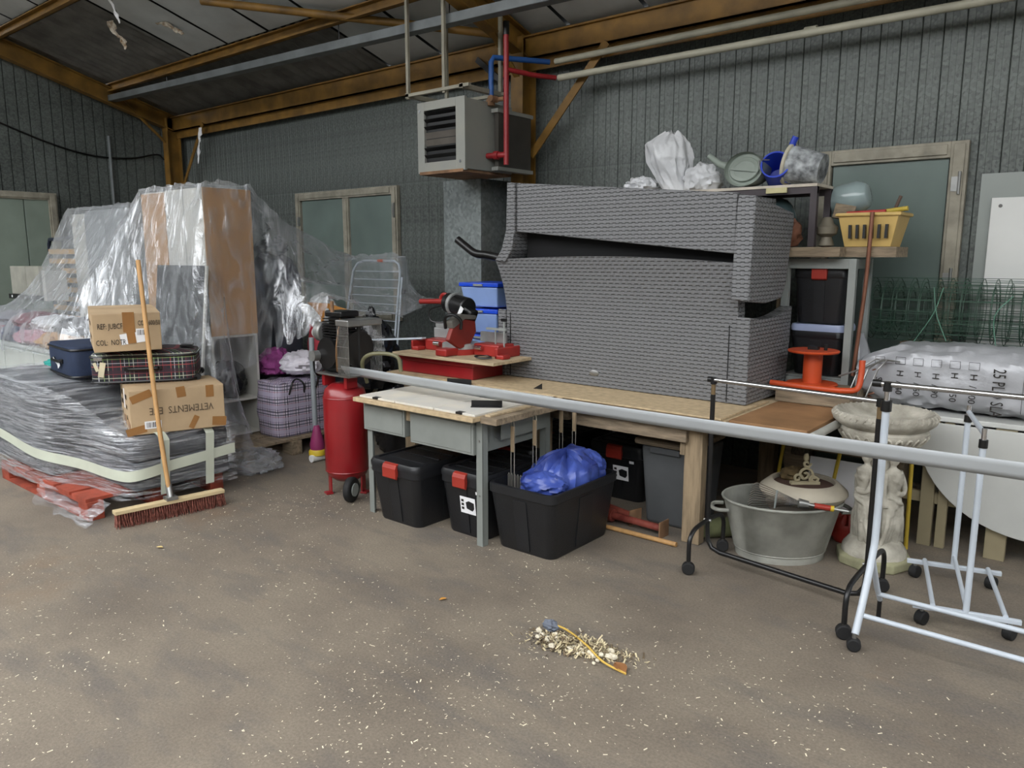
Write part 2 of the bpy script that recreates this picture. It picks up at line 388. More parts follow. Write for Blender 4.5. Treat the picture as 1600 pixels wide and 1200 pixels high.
trim(MB().box((-9.15, -.2, 2.9), (1.15, .012, .05), ry=R(-52)), YEL)
trim(MB().box((-3.82, -.2, 3.28), (.42, .012, .05), ry=R(38)), BLKM)
# windows and doors in the cladding
FRAME = M('weathered_cream_frame', '#8f8a7c', .7, 0, .25, 9, .3, 40)
GLASS = M('dusty_wired_glass', '#66736e', .22, 0, .14, 1.6)
BOARD = M('pale_green_board', '#7f8b80', .6, 0, .1, 3)
def wframe(root, x0, x1, z0, z1, y, w=.075, mull=()):
    def fr(nm, a, b, c_, d): MB().bb(a, b, y-.05, y, c_, d).bb(a+.018*(b-a > d-c_ or 1), b-.018, y-.062, y-.05, c_+.018, d-.018).obj(nm, FRAME, root, bevel=.004)
    fr('jamb', x0, x0+w, z0, z1); fr('jamb', x1-w, x1, z0, z1); fr('frame_head', x0+w, x1-w, z1-w, z1); fr('sill', x0+w, x1-w, z0, z0+w)
    xs = [x0+w] + [m for m in mull] + [x1-w]
    for m in mull: fr('mullion', m-.05, m+.05, z0+w, z1-w)
    for a, b in zip(xs, xs[1:]):
        MB().bb(a+.01, b-.01, y-.022, y-.014, z0+w, z1-w).obj('pane', GLASS, root)
w1 = S('window_1'); wframe(w1, -7.06, -5.26, .95, 2.38, -.008, .09, (-6.12,))
MB().bb(-5.31, -5.28, -.085, -.06, 2.05, 2.2).obj('hinge', STEEL, w1); MB().bb(-7.0, -6.97, -.085, -.06, 2.0, 2.1).obj('hinge', STEEL, w1)
d1 = S('door_1'); wframe(d1, -.93, -.0, .02, 2.36, -.008, .1)
for z in (2.1, 1.5): MB().cyl((-.035, -.08, z-.07), (-.035, -.08, z+.07), .009, n=8).bb(-.08, -.035, -.075, -.07, z-.05, z+.04).obj('hinge', STEEL, d1)
w2 = S('window_2')
for nm, a, b, c_, d in (('jamb', -1.78, -1.68, .9, 2.42), ('jamb', -3.5, -3.4, .9, 2.42), ('frame_head', -3.4, -1.78, 2.33, 2.42), ('sill', -3.4, -1.78, .9, .98)):
    MB().bb(-9.83, -9.77, a, b, c_, d).bb(-9.77, -9.755, a+.02*(b-a < .2), b-.02*(b-a < .2), c_+.018, d-.018).obj(nm, FRAME, w2, bevel=.004)
for a, b in ((-2.05, -1.78), (-2.45, -2.06), (-2.9, -2.46), (-3.4, -2.91)): MB().bb(-9.82, -9.79, a, b, .98, 2.33).obj('board', BOARD, w2, bevel=.003)

# ------------------------------------------------------------------ services on wall and roof
tr = T('cable_tray', 'long galvanised steel cable tray slung below the roof', 'cable tray', (-5, -.95, 3.5))
GALV = M('dull_galvanised', '#6c7172', .5, .3, .2, 5)
m = MB()
x0, x1 = -9.83, 1.5
def trz(x): return 3.62 - (x+9.83)*.0235
for dy in (-.05, .05):
    m.add([(x0, -.95+dy-.004, trz(x0)), (x0, -.95+dy+.004, trz(x0)), (x0, -.95+dy+.004, trz(x0)+.07), (x0, -.95+dy-.004, trz(x0)+.07), (x1, -.95+dy-.004, trz(x1)), (x1, -.95+dy+.004, trz(x1)), (x1, -.95+dy+.004, trz(x1)+.07), (x1, -.95+dy-.004, trz(x1)+.07)],
          [(0, 1, 2, 3), (4, 7, 6, 5), (0, 4, 5, 1), (1, 5, 6, 2), (2, 6, 7, 3), (3, 7, 4, 0)])
m.obj('side_rail', GALV, tr)
MB().add([(x0, -1.0, trz(x0)), (x0, -.9, trz(x0)), (x1, -.9, trz(x1)), (x1, -1.0, trz(x1))], [(0, 1, 2, 3)]).obj('tray_base', GALV, tr, solid=.004)
for x in (-8.2, -5.0, -3.6, -2.2, -.5): MB().cyl((x, -.95, trz(x)), (x, -.95, roof_z(-.95)-.01), .005, n=6).obj('hanger_rod', BLKM, tr)
one(MB().tube(curve3([(-9.81, -2.6, 3.35), (-9.81, -1.75, 3.05), (-9.81, -1.2, 2.93), (-9.8, -.7, 2.94), (-9.78, -.35, 3.02), (-9.72, -.28, 2.95)], 6), .012, 6), 'electric_cable', BLKM, 'black cable sagging across the left wall to the corner post', 'cable', smooth=True)
one(MB().tube([(-9.8, -.97, .1), (-9.8, -.97, 3.2)], .022, 8), 'conduit_pipe', GALV, 'thin grey vertical conduit on the left wall', 'pipe', smooth=True)
HEAT = M('heater_casing', '#a3a39a', .5, .1, .2, 5, .15, 20, second='#8b8d88')
RUST = M('rusty_sheet', '#7f6046', .8, 0, .4, 8, .3, 30)
h = T('unit_heater', 'grey suspended unit heater with black louvres and rusty lower edge', 'heater', (-3.63, -.7, 2.33))
x0, x1, y0, y1, z0, z1 = -3.92, -3.38, -1.02, -.42, 2.33, 2.9
MB().bb(x0+.005, x1-.005, y0+.03, y1, z0+.01, z1-.01).obj('casing', HEAT, h, bevel=.006)
for nm, a, b, c_, d in (('front_frame', x0, x0+.08, z0, z1), ('front_frame', x1-.1, x1, z0, z1), ('front_frame', x0+.08, x1-.1, z1-.07, z1), ('front_frame', x0+.08, x1-.1, z0, z0+.085)):
    MB().bb(a, b, y0, y0+.03, c_, d).obj(nm, HEAT, h, bevel=.003)
MB().bb(x0+.02, x1-.02, y0-.002, y1, z0-.012, z0+.012).obj('lower_edge', RUST, h)
MB().bb(x0+.08, x1-.1, y0+.025, y0+.029, z0+.085, z1-.07).obj('louvre_back', BLKM, h)
LOUV = M('dusty_louvre', '#55504a', .7, 0, .2)
for k in range(7): MB().box(((x0+x1)/2-.01, y0+.016, z0+.13+k*.057), (.36, .05, .004), rx=R(-38 if k not in (2, 3) else -75)).obj('louvre', LOUV if k in (2, 3) else BLKM, h)
MB().bb(-3.34, -3.3, y1-.28, y1+.15, 2.36, 2.82).obj('side_panel', M('dark_side_panel', '#3d3a35', .7), h)
for zz in (2.36, 2.82): MB().bb(-3.36, -3.29, y1-.3, y1+.17, zz-.015, zz+.015).obj('side_rail', HEAT, h)
for p in ((x0+.03, 2.83), (x1-.05, 2.4)): MB().cyl((p[0], y0-.006, p[1]), (p[0], y0+.002, p[1]), .012, n=8).obj('screw', CHROME, h)
MB().bb(-4.02, -3.3, -1.06, -1.03, 2.955, 2.98).bb(-4.02, -3.3, -.6, -.57, 2.955, 2.98).bb(-4.02, -3.98, -1.06, -.57, 2.95, 2.985).bb(-3.4, -3.36, -1.06, -.57, 2.95, 2.985).obj('hanging_frame', M('old_cream_steel', '#8d897a', .6), h)
for p in ((-4.0, -1.04), (-3.58, -1.04), (-4.0, -.58), (-3.38, -.58)): MB().bb(p[0]-.014, p[0]+.014, p[1]-.012, p[1]+.012, 2.94, roof_z(p[1])-.03).obj('hanger', MATS['old_cream_steel'], h)
dk = T('air_duct', 'square galvanised air duct running down the wall below the heater', 'duct', (-3.9, -.3, 0))
for k, (za, zb) in enumerate(((0, 1.16), (1.17, 2.32))): MB().bb(-4.14, -3.68, -.5, -.03, za, zb).obj('duct_section', DUCT, dk, bevel=.006)
MB().bb(-4.16, -3.66, -.52, -.03, 1.14, 1.19).obj('duct_flange', DUCT, dk)
RPIPE = M('red_painted_pipe', '#8f1f24', .45, 0, .15); BPIPE = M('blue_painted_pipe', '#1f4f8f', .5, 0, .15); CPIPE = M('cream_painted_pipe', '#a7a493', .5, 0, .15)
t = T('red_heating_pipe', 'red upright heating pipe beside the unit heater', 'pipe', (-3.2, -.72, 2.38))
MB().cyl((-3.2, -.72, 2.38), (-3.2, -.72, 3.38), .022).obj('riser', RPIPE, t, smooth=True)
MB().cyl((-3.2, -.72, 3.38), (-3.2, -.72, 3.48), .026).obj('vent_cap', BLKM, t, smooth=True)
MB().tube([(-3.2, -.72, 2.46), (-3.3, -.74, 2.46), (-3.38, -.75, 2.46)], .024).cyl((-3.27, -.735, 2.46), (-3.31, -.74, 2.46), .034).obj('lower_branch', RPIPE, t, smooth=True)
MB().tube([(-3.2, -.72, 3.12), (-3.1, -.5, 3.1), (-3.02, -.3, 3.1)], .02).obj('upper_branch', RPIPE, t, smooth=True)
t = T('blue_heating_pipe', 'blue bent heating pipe above the unit heater', 'pipe', (-3.38, -.7, 2.9))
MB().tube([(-3.36, -.72, 2.92), (-3.36, -.72, 3.2), (-3.35, -.7, 3.235), (-3.3, -.6, 3.24), (-3.1, -.28, 3.24)], .022).obj('pipe_run', BPIPE, t, smooth=True)
MB().cyl((-3.36, -.72, 2.86), (-3.36, -.72, 2.93), .03).cyl((-3.4, -.72, 2.9), (-3.22, -.72, 2.9), .018).cyl((-3.3, -.8, 2.9), (-3.3, -.72, 2.9), .026).obj('valve', RUST, t, smooth=True)
one(MB().cyl((-3.05, -.26, 3.24), (3.5, -.26, 3.27), .024), 'wall_pipe', CPIPE, 'cream pipe directly under the ochre eave beam', 'pipe', smooth=True)
t = T('long_wall_pipe', 'cream pipe along the wall below the other cream pipe', 'pipe', (-1, -.2, 3.05))
MB().cyl((-3.0, -.28, 3.1), (3.5, -.2, 3.13), .026).obj('pipe_run', CPIPE, t, smooth=True)
for x in (-1.0, .6): MB().cyl((x, -.235, 3.12), (x+.08, -.235, 3.12), .034).obj('pipe_socket', CPIPE, t, smooth=True)
NEST = M('torn_insulation', '#9a7a52', .9, 0, .4, 20, .5, 40, second='#d8d2c4')
def rag(name, pts, w, label, cat, mat):
    P = curve3(pts, 5); b = MB(); L = len(P)
    def fn(u, v):
        p = P[min(L-1, int(round(u*(L-1))))]; k = w*(.4+.6*abs(math.sin(u*5+1)))*(1-u*.5)
        return (p.x+(v-.5)*k, p.y+.03*noise.noise(Vector((u*9, v*4, 1)))+(v-.5)*k*.4, p.z+.02*noise.noise(Vector((u*7, v*5, 4))))
    return one(b.grid(fn, L-1, 4), name, mat, label, cat, smooth=True, solid=.004)
rag('torn_insulation_strip', [(-7.65, -1.8, 4.05), (-7.68, -1.75, 3.95), (-7.62, -1.7, 3.88), (-7.58, -1.7, 3.78)], .09, 'brown torn strip of insulation hanging from roof at upper left', 'insulation', NEST)
rag('loose_insulation_flap', [(-7.1, -1.55, 3.99), (-7.02, -1.45, 3.94), (-6.95, -1.4, 3.88)], .13, 'cream torn flap of insulation stuck on dark roof sheet', 'insulation', NEST)
rag('hanging_film_shred', [(-7.05, -2.1, 4.17), (-7.1, -2.0, 4.02), (-7.12, -1.95, 3.9)], .05, 'shiny shred of film hanging at the top picture edge', 'film', WHITE)
rag('corner_film_shred', [(-8.84, -.212, 3.3), (-8.88, -.22, 3.1), (-8.92, -.23, 2.85)], .05, 'pale film shred hanging beside the corner post', 'film', WHITE)
# sheets leaning against the wall at the right
one(MB().bb(.08, 1.0, -.035, -.02, .6, 2.15), 'grey_sheet_panel', M('pale_grey_sheet', '#8d938f', .35, 0, .06, 2), 'large pale grey sheet leaning on the wall right of the door', 'panel')
t = one(MB().bb(.15, 1.0, -.065, -.045, .6, 2.0), 'white_board', M('white_laminate', '#d4d5d2', .4, 0, .04, 2), 'white board with a peg hole in front of the grey sheet', 'board', bevel=.003)
MB().cyl((.2, -.068, 1.95), (.2, -.064, 1.95), .011, n=10).obj('peg_hole', M('hole_grey', '#6b6a68', .8), t)

# ------------------------------------------------------------------ left: wrapped sofa on its red pallet
def pallet(name, label, x0, x1, y0, y1, mat, zt=.14, along='x', nb=6, group=None):
    t = T(name, label, 'pallet', ((x0+x1)/2, (y0+y1)/2, 0), group=group)
    for k in range(3):
        yy = (y0+.05, (y0+y1)/2, y1-.05)[k]
        MB().bb(x0, x1, yy-.05, yy+.05, 0, .02).obj('runner_board', mat, t, bevel=.002)
        MB().bb(x0, x1, yy-.05, yy+.05, zt-.042, zt-.022).obj('stringer_board', mat, t, bevel=.002)
        for xx in (x0+.07, (x0+x1)/2, x1-.07): MB().bb(xx-.07, xx+.07, yy-.05, yy+.05, .02, zt-.042).obj('block', mat, t, bevel=.003)
    for k in range(nb):
        xx = x0+(x1-x0)*(k+.5)/nb; w = (x1-x0)/nb*.42
        MB().bb(xx-w, xx+w, y0, y1, zt-.022, zt).obj('deck_board', mat, t, bevel=.002)
    return t
REDW = M('red_stained_wood', '#93402c', .75, 0, .3, 8, .3, 40)
pallet('red_pallet', 'red wooden pallet under the film-wrapped grey sofa', -5.55, -4.03, -3.82, -2.9, REDW)
GREYF = M('dark_grey_upholstery', '#57585c', .85, 0, .12, 10, .3, 150)
sf = T('wrapped_sofa', 'grey sofa section wrapped in stretch film and pale tape on red pallet', 'sofa', (-4.7, -3.35, .14))
MB().bb(-6.0, -4.75, -3.78, -3.1, .145, .77).obj('arm_block', GREYF, sf, bevel=.04)
MB().bb(-4.75, -3.93, -3.56, -2.9, .145, .33).obj('seat_base', GREYF, sf, bevel=.015)
MB().bb(-4.74, -3.92, -3.57, -2.89, .332, .495).obj('seat_cushion', GREYF, sf, bevel=.05)
TAPEP = M('pale_masking_tape', '#c3c8b8', .6, 0, .06)
path = curve3([(-6.02, -3.83, 0), (-5.3, -3.83, 0), (-4.75, -3.82, 0), (-4.35, -3.7, 0), (-3.9, -3.6, 0), (-3.87, -3.3, 0), (-3.87, -2.88, 0)], 10)
tops = np.interp(np.linspace(0, 1, len(path)), [0, .33, .45, .66, .7, 1], [.79, .79, .72, .5, .5, .5]); bots = np.interp(np.linspace(0, 1, len(path)), [0, .33, .5, .66, 1], [.06, .1, .06, .11, .1])
def wr(u, v):
    i = min(len(path)-1, int(round(u*(len(path)-1)))); p = path[i]; z = bots[i]+(tops[i]-bots[i])*v
    k = .012*noise.noise(Vector((u*6, v*26+u*14, 2)))
    inn = .05*max(0, v-.85)/.15
    return (p.x+k-inn*.5, p.y-k+inn, z)
MB().grid(wr, len(path)-1, 34).obj('stretch_film', WRAP, sf, smooth=True)
def wtop(u, v):
    x = -4.8+u*.9; y = -3.78+v*.88+(1-v)*u*.2; z = .8-.3*(1-(1-u)**1.7)+.012*noise.noise(Vector((u*9+v*5, v*18, 5)))
    return (x, y, z)
MB().grid(wtop, 24, 24).obj('stretch_film_top', WRAP, sf, smooth=True)
MB().grid(lambda u, v: (-6.02+u*1.27, -3.82+v*.74, .785+.012*noise.noise(Vector((u*6, v*22, 7)))), 20, 20).obj('stretch_film_top', WRAP, sf, smooth=True)
def tp(u, v):
    i = min(len(path)-1, int(round(u*(len(path)-1)))); p = path[i]; s = .012
    zc = np.interp(u, [0, .33, .66, 1], [.42, .33, .27, .33])
    d = Vector((s, -s, 0)) if i > 38 else Vector((0, -s*1.4, 0))
    return (p.x+d.x+.004, p.y+d.y-.004, zc+(v-.5)*.07)
MB().grid(tp, len(path)-1, 1).obj('tape_band', TAPEP, sf, smooth=True)
for y in (-3.38, -3.07):
    MB().tube([(0, 0, 0), (0, 0, .001)], .001, 3)
    MB().grid(lambda u, v: (np.interp(u, [0, .12, .2, 1], [-4.02, -3.9, -3.848, -3.846]), y+(v-.5)*.06-u*.03, np.interp(u, [0, .12, .2, 1], [.515, .512, .47, .12])), 20, 1).obj('tape_strip', TAPEP, sf, smooth=True)
def trail(u, v):
    x = -4.75+u*.85; y = -3.83-.06*v+.1*u*(1-v); z = .12*(1-v)+.004+.03*abs(noise.noise(Vector((u*8, v*5, 3))))
    return (x+.03*noise.noise(Vector((u*6, v*6, 9))), y+.05*noise.noise(Vector((u*5, v*4, 1))), z)
MB().grid(trail, 24, 8).obj('loose_film_end', WRAP, sf, smooth=True)

def carton(name, label, near, d, rz, tilt=0):
    """near = bottom corner at local (+x,-y)"""
    ctr = Vector(near) + Matrix.Rotation(rz, 3, 'Z') @ Vector((-d[0]/2, d[1]/2, 0))
    t = T(name, label, 'cardboard box', tuple(ctr), rz); t.rotation_euler = (0, tilt, rz)
    WM[t] = Matrix.Translation(ctr) @ Matrix.Rotation(rz, 4, 'Z')
    W, D, H = d
    MB().bb(-W/2, W/2, -D/2, D/2, 0, H-.004).obj('carton_body', CARD, t, bevel=.004, local=True)
    for s in (-1, 1): MB().box((s*W*.2525, 0, H-.002), (W*.49, D, .005), ry=R(1.5*s)).obj('flap', CARD, t, local=True)
    MB().bb(-.03, .03, -D/2-.001, D/2+.001, H, H+.003).obj('tape_strip', TAPE, t, local=True)
    return t, (W, D, H)
def patch(t, face, u, z, w, h, mat, name, d, ang=0, off=.0015):
    W, D, H = d
    if face == 'x': m = MB().box((W/2+off, u, z), (.0015, w, h), rx=ang)
    else: m = MB().box((u, -D/2-off, z), (w, .0015, h), ry=ang)
    return m.obj(name, mat, t, local=True)
def ltext(t, s, size, mat, face, u, z, d, flip=False, sx=1):
    W, D, H = d; m = WM[t]; k = -1 if flip else 1
    if face == 'x': o, x = m @ Vector((W/2+.003, u, z)), (m.to_3x3() @ Vector((0, k, 0)))
    else: o, x = m @ Vector((u, -D/2-.003, z)), (m.to_3x3() @ Vector((k, 0, 0)))
    return text(s, size, mat, t, o, x, (0, 0, k), sx=sx)
def barcode(t, face, u, z, w, h, d):
    patch(t, face, u, z, w, h, WHITE, 'label_sticker', d, off=.002)
    m = MB(); W, D, H = d; x = -w*.38; rr = random.Random(3)
    while x < w*.36:
        b = rr.uniform(.002, .006)
        if face == 'x': m.bb(W/2+.003, W/2+.0036, u+x, u+x+b, z-h*.34, z+h*.34)
        else: m.bb(u+x, u+x+b, -D/2-.0036, -D/2-.003, z-h*.34, z+h*.34)
        x += b+rr.uniform(.003, .006)
    m.obj('barcode', INK, t, local=True)
b1, d = carton('clothes_carton', 'cardboard box handwritten upside down, lowest in the stack on the sofa', (-3.99, -3.53, .505), (.47, .58, .29), R(-18))
ltext(b1, 'VETEMENTS  ETE', .066, INKF, 'x', .02, .15, d, True, .8)
barcode(b1, 'x', -.16, .06, .1, .05, d)
for (u, z, w, h, a) in ((-.22, .25, .13, .05, .35), (.02, .26, .055, .07, .1), (.2, .25, .05, .08, 0), (.25, .04, .09, .06, -.1), (.09, .05, .035, .09, -.5), (-.26, .03, .12, .05, .2)): patch(b1, 'x', u, z, w, h, TAPE, 'tape_piece', d, a)
for (s, u, z) in (('2L OI', -.12, .24), ('20220', .09, .235), ('CLASSE', -.12, .18), ('B 44', .1, .17), ('OI', -.15, .1), ('W', .1, .1)): ltext(b1, s, .045, INK, 'y', u, z, d, True, .7)
patch(b1, 'y', -.02, .21, .04, .13, WHITE, 'paper_tape', d); patch(b1, 'y', -.03, .06, .1, .07, TAPE, 'tape_piece', d); patch(b1, 'y', .15, .05, .1, .06, TAPE, 'tape_piece', d, .2)
b2, d = carton('shipping_carton', 'cardboard box printed with reference codes on top of the suitcases', (-4.22, -3.62, 1.045), (.55, .40, .25), R(-20), R(2.5))
ltext(b2, 'REF: JUBCF', .05, INK, 'x', -.1, .165, d, sx=.62); ltext(b2, 'COL:  NOTR', .05, INK, 'x', -.1, .06, d, sx=.62); ltext(b2, 'COE: 600/50', .046, INK, 'x', .13, .18, d, sx=.55)
patch(b2, 'x', .01, .19, .07, .13, TAPE, 'tape_piece', d); patch(b2, 'x', .03, .085, .15, .07, WHITE, 'label_sticker', d, .12); barcode(b2, 'x', .08, .12, .06, .05, d); patch(b2, 'x', .02, .09, .05, .08, TAPE, 'tape_piece', d, .1, .004)
barcode(b2, 'y', -.2, .04, .1, .055, d)
for (u0, z0, n_, w_) in ((-.2, .17, 26, .11), (-.03, .165, 22, .1), (-.06, .075, 26, .15)):      # faded illegible marker scrawl
    MB().tube([(u0+w_*k/n_, -d[1]/2-.002, z0+.016*math.sin(k*1.9+u0*40)*(.5+.5*math.sin(k*.7))) for k in range(n_)], .0014, 4).obj('marker_scrawl', INKF, b2, local=True)

def suitcase(name, label, loc, rz, d, mat, trimm, dome=.03):
    t = T(name, label, 'suitcase', loc, rz); L, Wd, H = d     # L along x, front face -y
    def shell(z0, z1, zt):
        b = MB(); n = 40; prof = []
        def ring(s, z):
            o = []
            for k in range(n):
                a = 2*math.pi*k/n; c_, s_ = math.cos(a), math.sin(a); e = .28
                o.append((math.copysign(abs(c_)**e, c_)*L/2*s, math.copysign(abs(s_)**e, s_)*Wd/2*s, z))
            return o
        rows = [ring(.97, z0), ring(1, z0+.02), ring(1, z1-.02), ring(.975, z1)]
        for q in (.8, .5, .2): rows.append(ring(q, z1+dome*(1-q*q)))
        v = [p for r_ in rows for p in r_]; f = []
        for i in range(len(rows)-1):
            for k in range(n): f.append((i*n+k, i*n+(k+1) % n, (i+1)*n+(k+1) % n, (i+1)*n+k))
        f += [tuple(range(n))[::-1], tuple((len(rows)-1)*n+k for k in range(n))]
        return b.add(v, f)
    shell(0, H, dome).obj('case_body', mat, t, smooth=True, local=True)
    for zz in (.012, H-.02):
        pts = []
        for k in range(48):
            a = 2*math.pi*k/48; c_, s_ = math.cos(a), math.sin(a); e = .28
            pts.append((math.copysign(abs(c_)**e, c_)*(L/2+.002), math.copysign(abs(s_)**e, s_)*(Wd/2+.002), zz))
        MB().tube(pts, .008, 6, closed=True).obj('piping', trimm, t, smooth=True, local=True)
    MB().tube(curve3([(-.09, -Wd/2, H*.5), (-.08, -Wd/2-.022, H*.5), (0, -Wd/2-.027, H*.5), (.08, -Wd/2-.022, H*.5), (.09, -Wd/2, H*.5)], 5), .011, 8).obj('carry_handle', trimm, t, smooth=True, local=True)
    for s in (-1, 1): MB().box((s*.1, -Wd/2-.005, H*.5), (.035, .012, .03)).obj('handle_mount', trimm, t, bevel=.003, local=True)
    return t
TARTAN = plaid_mat('tartan_cloth', '#23262c', [(.5, .09, '#3b2430'), (.25, .016, '#c9cdb9'), (.75, .016, '#b8504f'), (.08, .012, '#9fc07a'), (.9, .012, '#d9d9e2'), (.42, .012, '#8e3a44')], 6.5)
NAVY = M('navy_nylon', '#1d2b45', .75, 0, .15, 8, .3, 200)
sc = suitcase('tartan_suitcase', 'dark tartan suitcase lying flat on the lower cardboard box', (-4.40, -3.2, .80), R(57), (.66, .42, .2), TARTAN, BLKM)
MB().bb(.22, .3, -.06, .06, .222, .235).obj('top_strap', BLKM, sc, local=True)
MB().box((-.27, -.215, .17), (.05, .012, .02)).obj('zip_lock', CHROME, sc, local=True)
MB().box((-.25, -.225, .1), (.035, .004, .1), ry=.2).box((-.285, -.222, .12), (.02, .004, .06), ry=-.3).obj('luggage_tag', M('cream_tag', '#c9bfa2', .7), sc, local=True)
for s in (-1, 1): MB().cyl((.33, s*.15-.02, .02), (.33, s*.15+.02, .02), .022, n=14).obj('wheel', RUB, sc, smooth=True, local=True)
nv = suitcase('navy_suitcase', 'plain navy blue suitcase with a white tag behind the tartan one', (-5.02, -3.33, .80), R(-6), (.62, .42, .22), NAVY, BLKM, .012)
MB().box((-.02, -.225, .1), (.12, .003, .02), ry=.25).box((.05, -.226, .085), (.05, .003, .045), ry=-.5).obj('luggage_tag', WHITE, nv, local=True)
one(crumple((-5.5, -3.35, .83), (.14, .1, .03), .2, 3, 24, 12, flat=.02), 'teal_cloth', M('teal_cloth', '#2f8f86', .85), 'small teal cloth beside the navy suitcase', 'cloth', smooth=True)

# push broom
bt = T('push_broom', 'wide push broom with wooden handle and reddish bristles leaning on boxes', 'broom', (-3.74, -3.43, 0), R(-7.5))
BRW = M('broom_wood', '#c9b58d', .6, 0, .1); HND = M('broom_handle', '#b98f5c', .5, 0, .12, 6, 0, 40, (6, 6, 1))
MB().bb(-.03, .03, -.34, .34, .085, .11).obj('broom_head', BRW, bt, bevel=.004, local=True)
b = MB(); rr = random.Random(5)
for i in range(46):
    for j in range(5):
        x, y = -.024+j*.012, -.33+i*.0147
        for q in range(3):
            dx, dy = rr.uniform(-.016, .016)+(j-2)*.007, rr.uniform(-.012, .012)
            b.tube([(x, y, .086), (x+dx*.4, y+dy*.4, .045), (x+dx, y+dy, .002)], [.0028, .0024, .0018], 3)
o = b.obj('bristles', M('brown_bristle', '#6b3a30', .8, 0, .35, 60, second='#a86a5c'), bt, local=True); o['kind'] = 'stuff'
MB().bb(-.035, .035, -.035, .035, .11, .13).cyl((0, 0, .12), (-.035, .004, .2), .02).obj('handle_socket', STEEL, bt, local=True)
MB().tube(curve3([(-.01, 0, .13), (-.14, 0, .7), (-.33, .02, 1.62)], 6), .0145, 10).obj('handle', HND, bt, smooth=True, local=True)

# ------------------------------------------------------------------ left: furniture below the dust sheet
HARD = M('brown_hardboard', '#a9825a', .7, 0, .08, 3); LAM = M('off_white_laminate', '#bab8b1', .55, 0, .05, 3)
pallet('pine_pallet', 'plain wooden pallet below the checked bag and tall cabinet', -5.95, -4.42, -2.5, -1.5, WOODX)
cb = T('tall_cabinet', 'tall white cabinet with brown hardboard back and open lower shelves', 'cabinet', (-5.15, -2.25, .14))
MB().bb(-5.46, -5.44, -2.46, -2.04, .142, 2.18).obj('side_panel', LAM, cb)
MB().bb(-5.44, -4.86, -2.46, -2.44, .142, 2.18).obj('front_panel', LAM, cb); MB().bb(-5.44, -4.86, -2.06, -2.04, .142, 2.18).obj('rear_panel', LAM, cb)
MB().bb(-5.17, -5.155, -2.4615, -2.46, .2, 2.18).obj('panel_joint', M('joint_grey', '#9b9a95', .6), cb)
MB().bb(-4.86, -4.85, -2.46, -2.04, 1.0, 2.18).obj('hardboard_back', HARD, cb)
for z in (.15, .44, .98, 2.165): MB().bb(-5.44, -4.86, -2.44, -2.06, z, z+.018).obj('shelf', LAM, cb)
cb2 = T('brown_backed_cabinet', 'second tall cabinet showing a brown back, left of the white one', 'cabinet', (-5.68, -2.25, .14))
MB().bb(-5.9, -5.48, -2.44, -2.04, .142, 2.18).obj('cabinet_body', LAM, cb2, bevel=.003); MB().bb(-5.895, -5.485, -2.452, -2.442, .16, 2.17).obj('hardboard_back', HARD, cb2)
t = T('chalkboard', 'black chalkboard panel leaning before the tall cabinet', 'chalkboard', (-5.2, -2.6, 0))
MB().add([(-5.58, -2.66, .16), (-4.80, -2.66, .16), (-4.80, -2.5, 1.57), (-5.58, -2.5, 1.57)], [(0, 1, 2, 3)]).obj('board_face', M('chalk_black', '#2b2d2f', .75, 0, .3, 3), t, solid=.012)
MB().add([(-4.80, -2.66, .16), (-4.77, -2.66, .16), (-4.77, -2.5, 1.57), (-4.80, -2.5, 1.57)], [(0, 1, 2, 3)]).obj('edge_strip', LAM, t, solid=.014)
FILEG = M('file_grey', '#8a8d8e', .5, 0, .06)
t = T('grey_locker', 'grey double-door metal locker at the left under the dust sheet', 'locker', (-6.8, -2.15, 0))
MB().bb(-7.26, -6.3, -2.38, -1.9, 0, 2.08).obj('locker_body', FILEG, t, bevel=.004)
for a, b_ in ((-7.24, -6.8), (-6.78, -6.32)):
    dd = MB().bb(a, b_, -2.395, -2.382, .06, 2.04).obj('door', FILEG, t, bevel=.003); MB().bb((b_ if a < -7 else a)-.012+.0, (b_ if a < -7 else a)+.012, -2.42, -2.396, 1.0, 1.12).obj('handle', STEEL, dd)
t = T('white_cupboard', 'narrow white cupboard left of the grey locker under the film', 'cupboard', (-7.45, -2.15, 0))
MB().bb(-7.62, -7.28, -2.36, -1.9, 0, 2.06).obj('cupboard_body', LAM, t, bevel=.004); MB().bb(-7.6, -7.3, -2.375, -2.362, .06, 2.02).obj('door', LAM, t, bevel=.003)
t = T('low_white_chest', 'low whitish chest at the left edge below piled clothes', 'chest', (-7.2, -2.8, 0))
CH = M('chest_white', '#c5cac6', .5, 0, .06, 3)
MB().bb(-8.3, -6.05, -3.1, -2.5, 0, .8).obj('chest_body', CH, t, bevel=.004); MB().bb(-8.32, -6.03, -3.12, -2.5, .8, .835).obj('chest_top', CH, t, bevel=.004)
for x in (-8.28, -7.53, -6.79): MB().bb(x, x+.72, -3.115, -3.1, .05, .78).obj('front_panel', CH, t, bevel=.004)
cl = [('red', '#9e3340'), ('navy', '#2a3350'), ('pink', '#b58a97'), ('tan', '#b58a58'), ('grey', '#7f7f88'), ('maroon', '#6a2433'), ('white', '#c9c9cc'), ('black', '#27272c')]
for k, (nm, hx) in enumerate(cl):
    x = -8.1+(k % 4)*.52; z = .885+(k//4)*.12; y = -2.93+(k//4)*.12
    one(crumple((x+.1*(k//4), y, z), (.29, .17, .075), .28, 20+k, 26, 14, flat=.048), 'folded_garment', M('cloth_'+nm, hx, .9, 0, .2, 12, .4, 40), '%s garment in the %s row of the clothes pile under clear film' % (nm, 'upper' if k > 3 else 'lower'), 'clothes', group='clothes on the low chest', smooth=True)
t = T('grey_metal_box', 'small grey metal box unit with dark perforated base at far left', 'box', (-8.0, -2.66, 1.2))
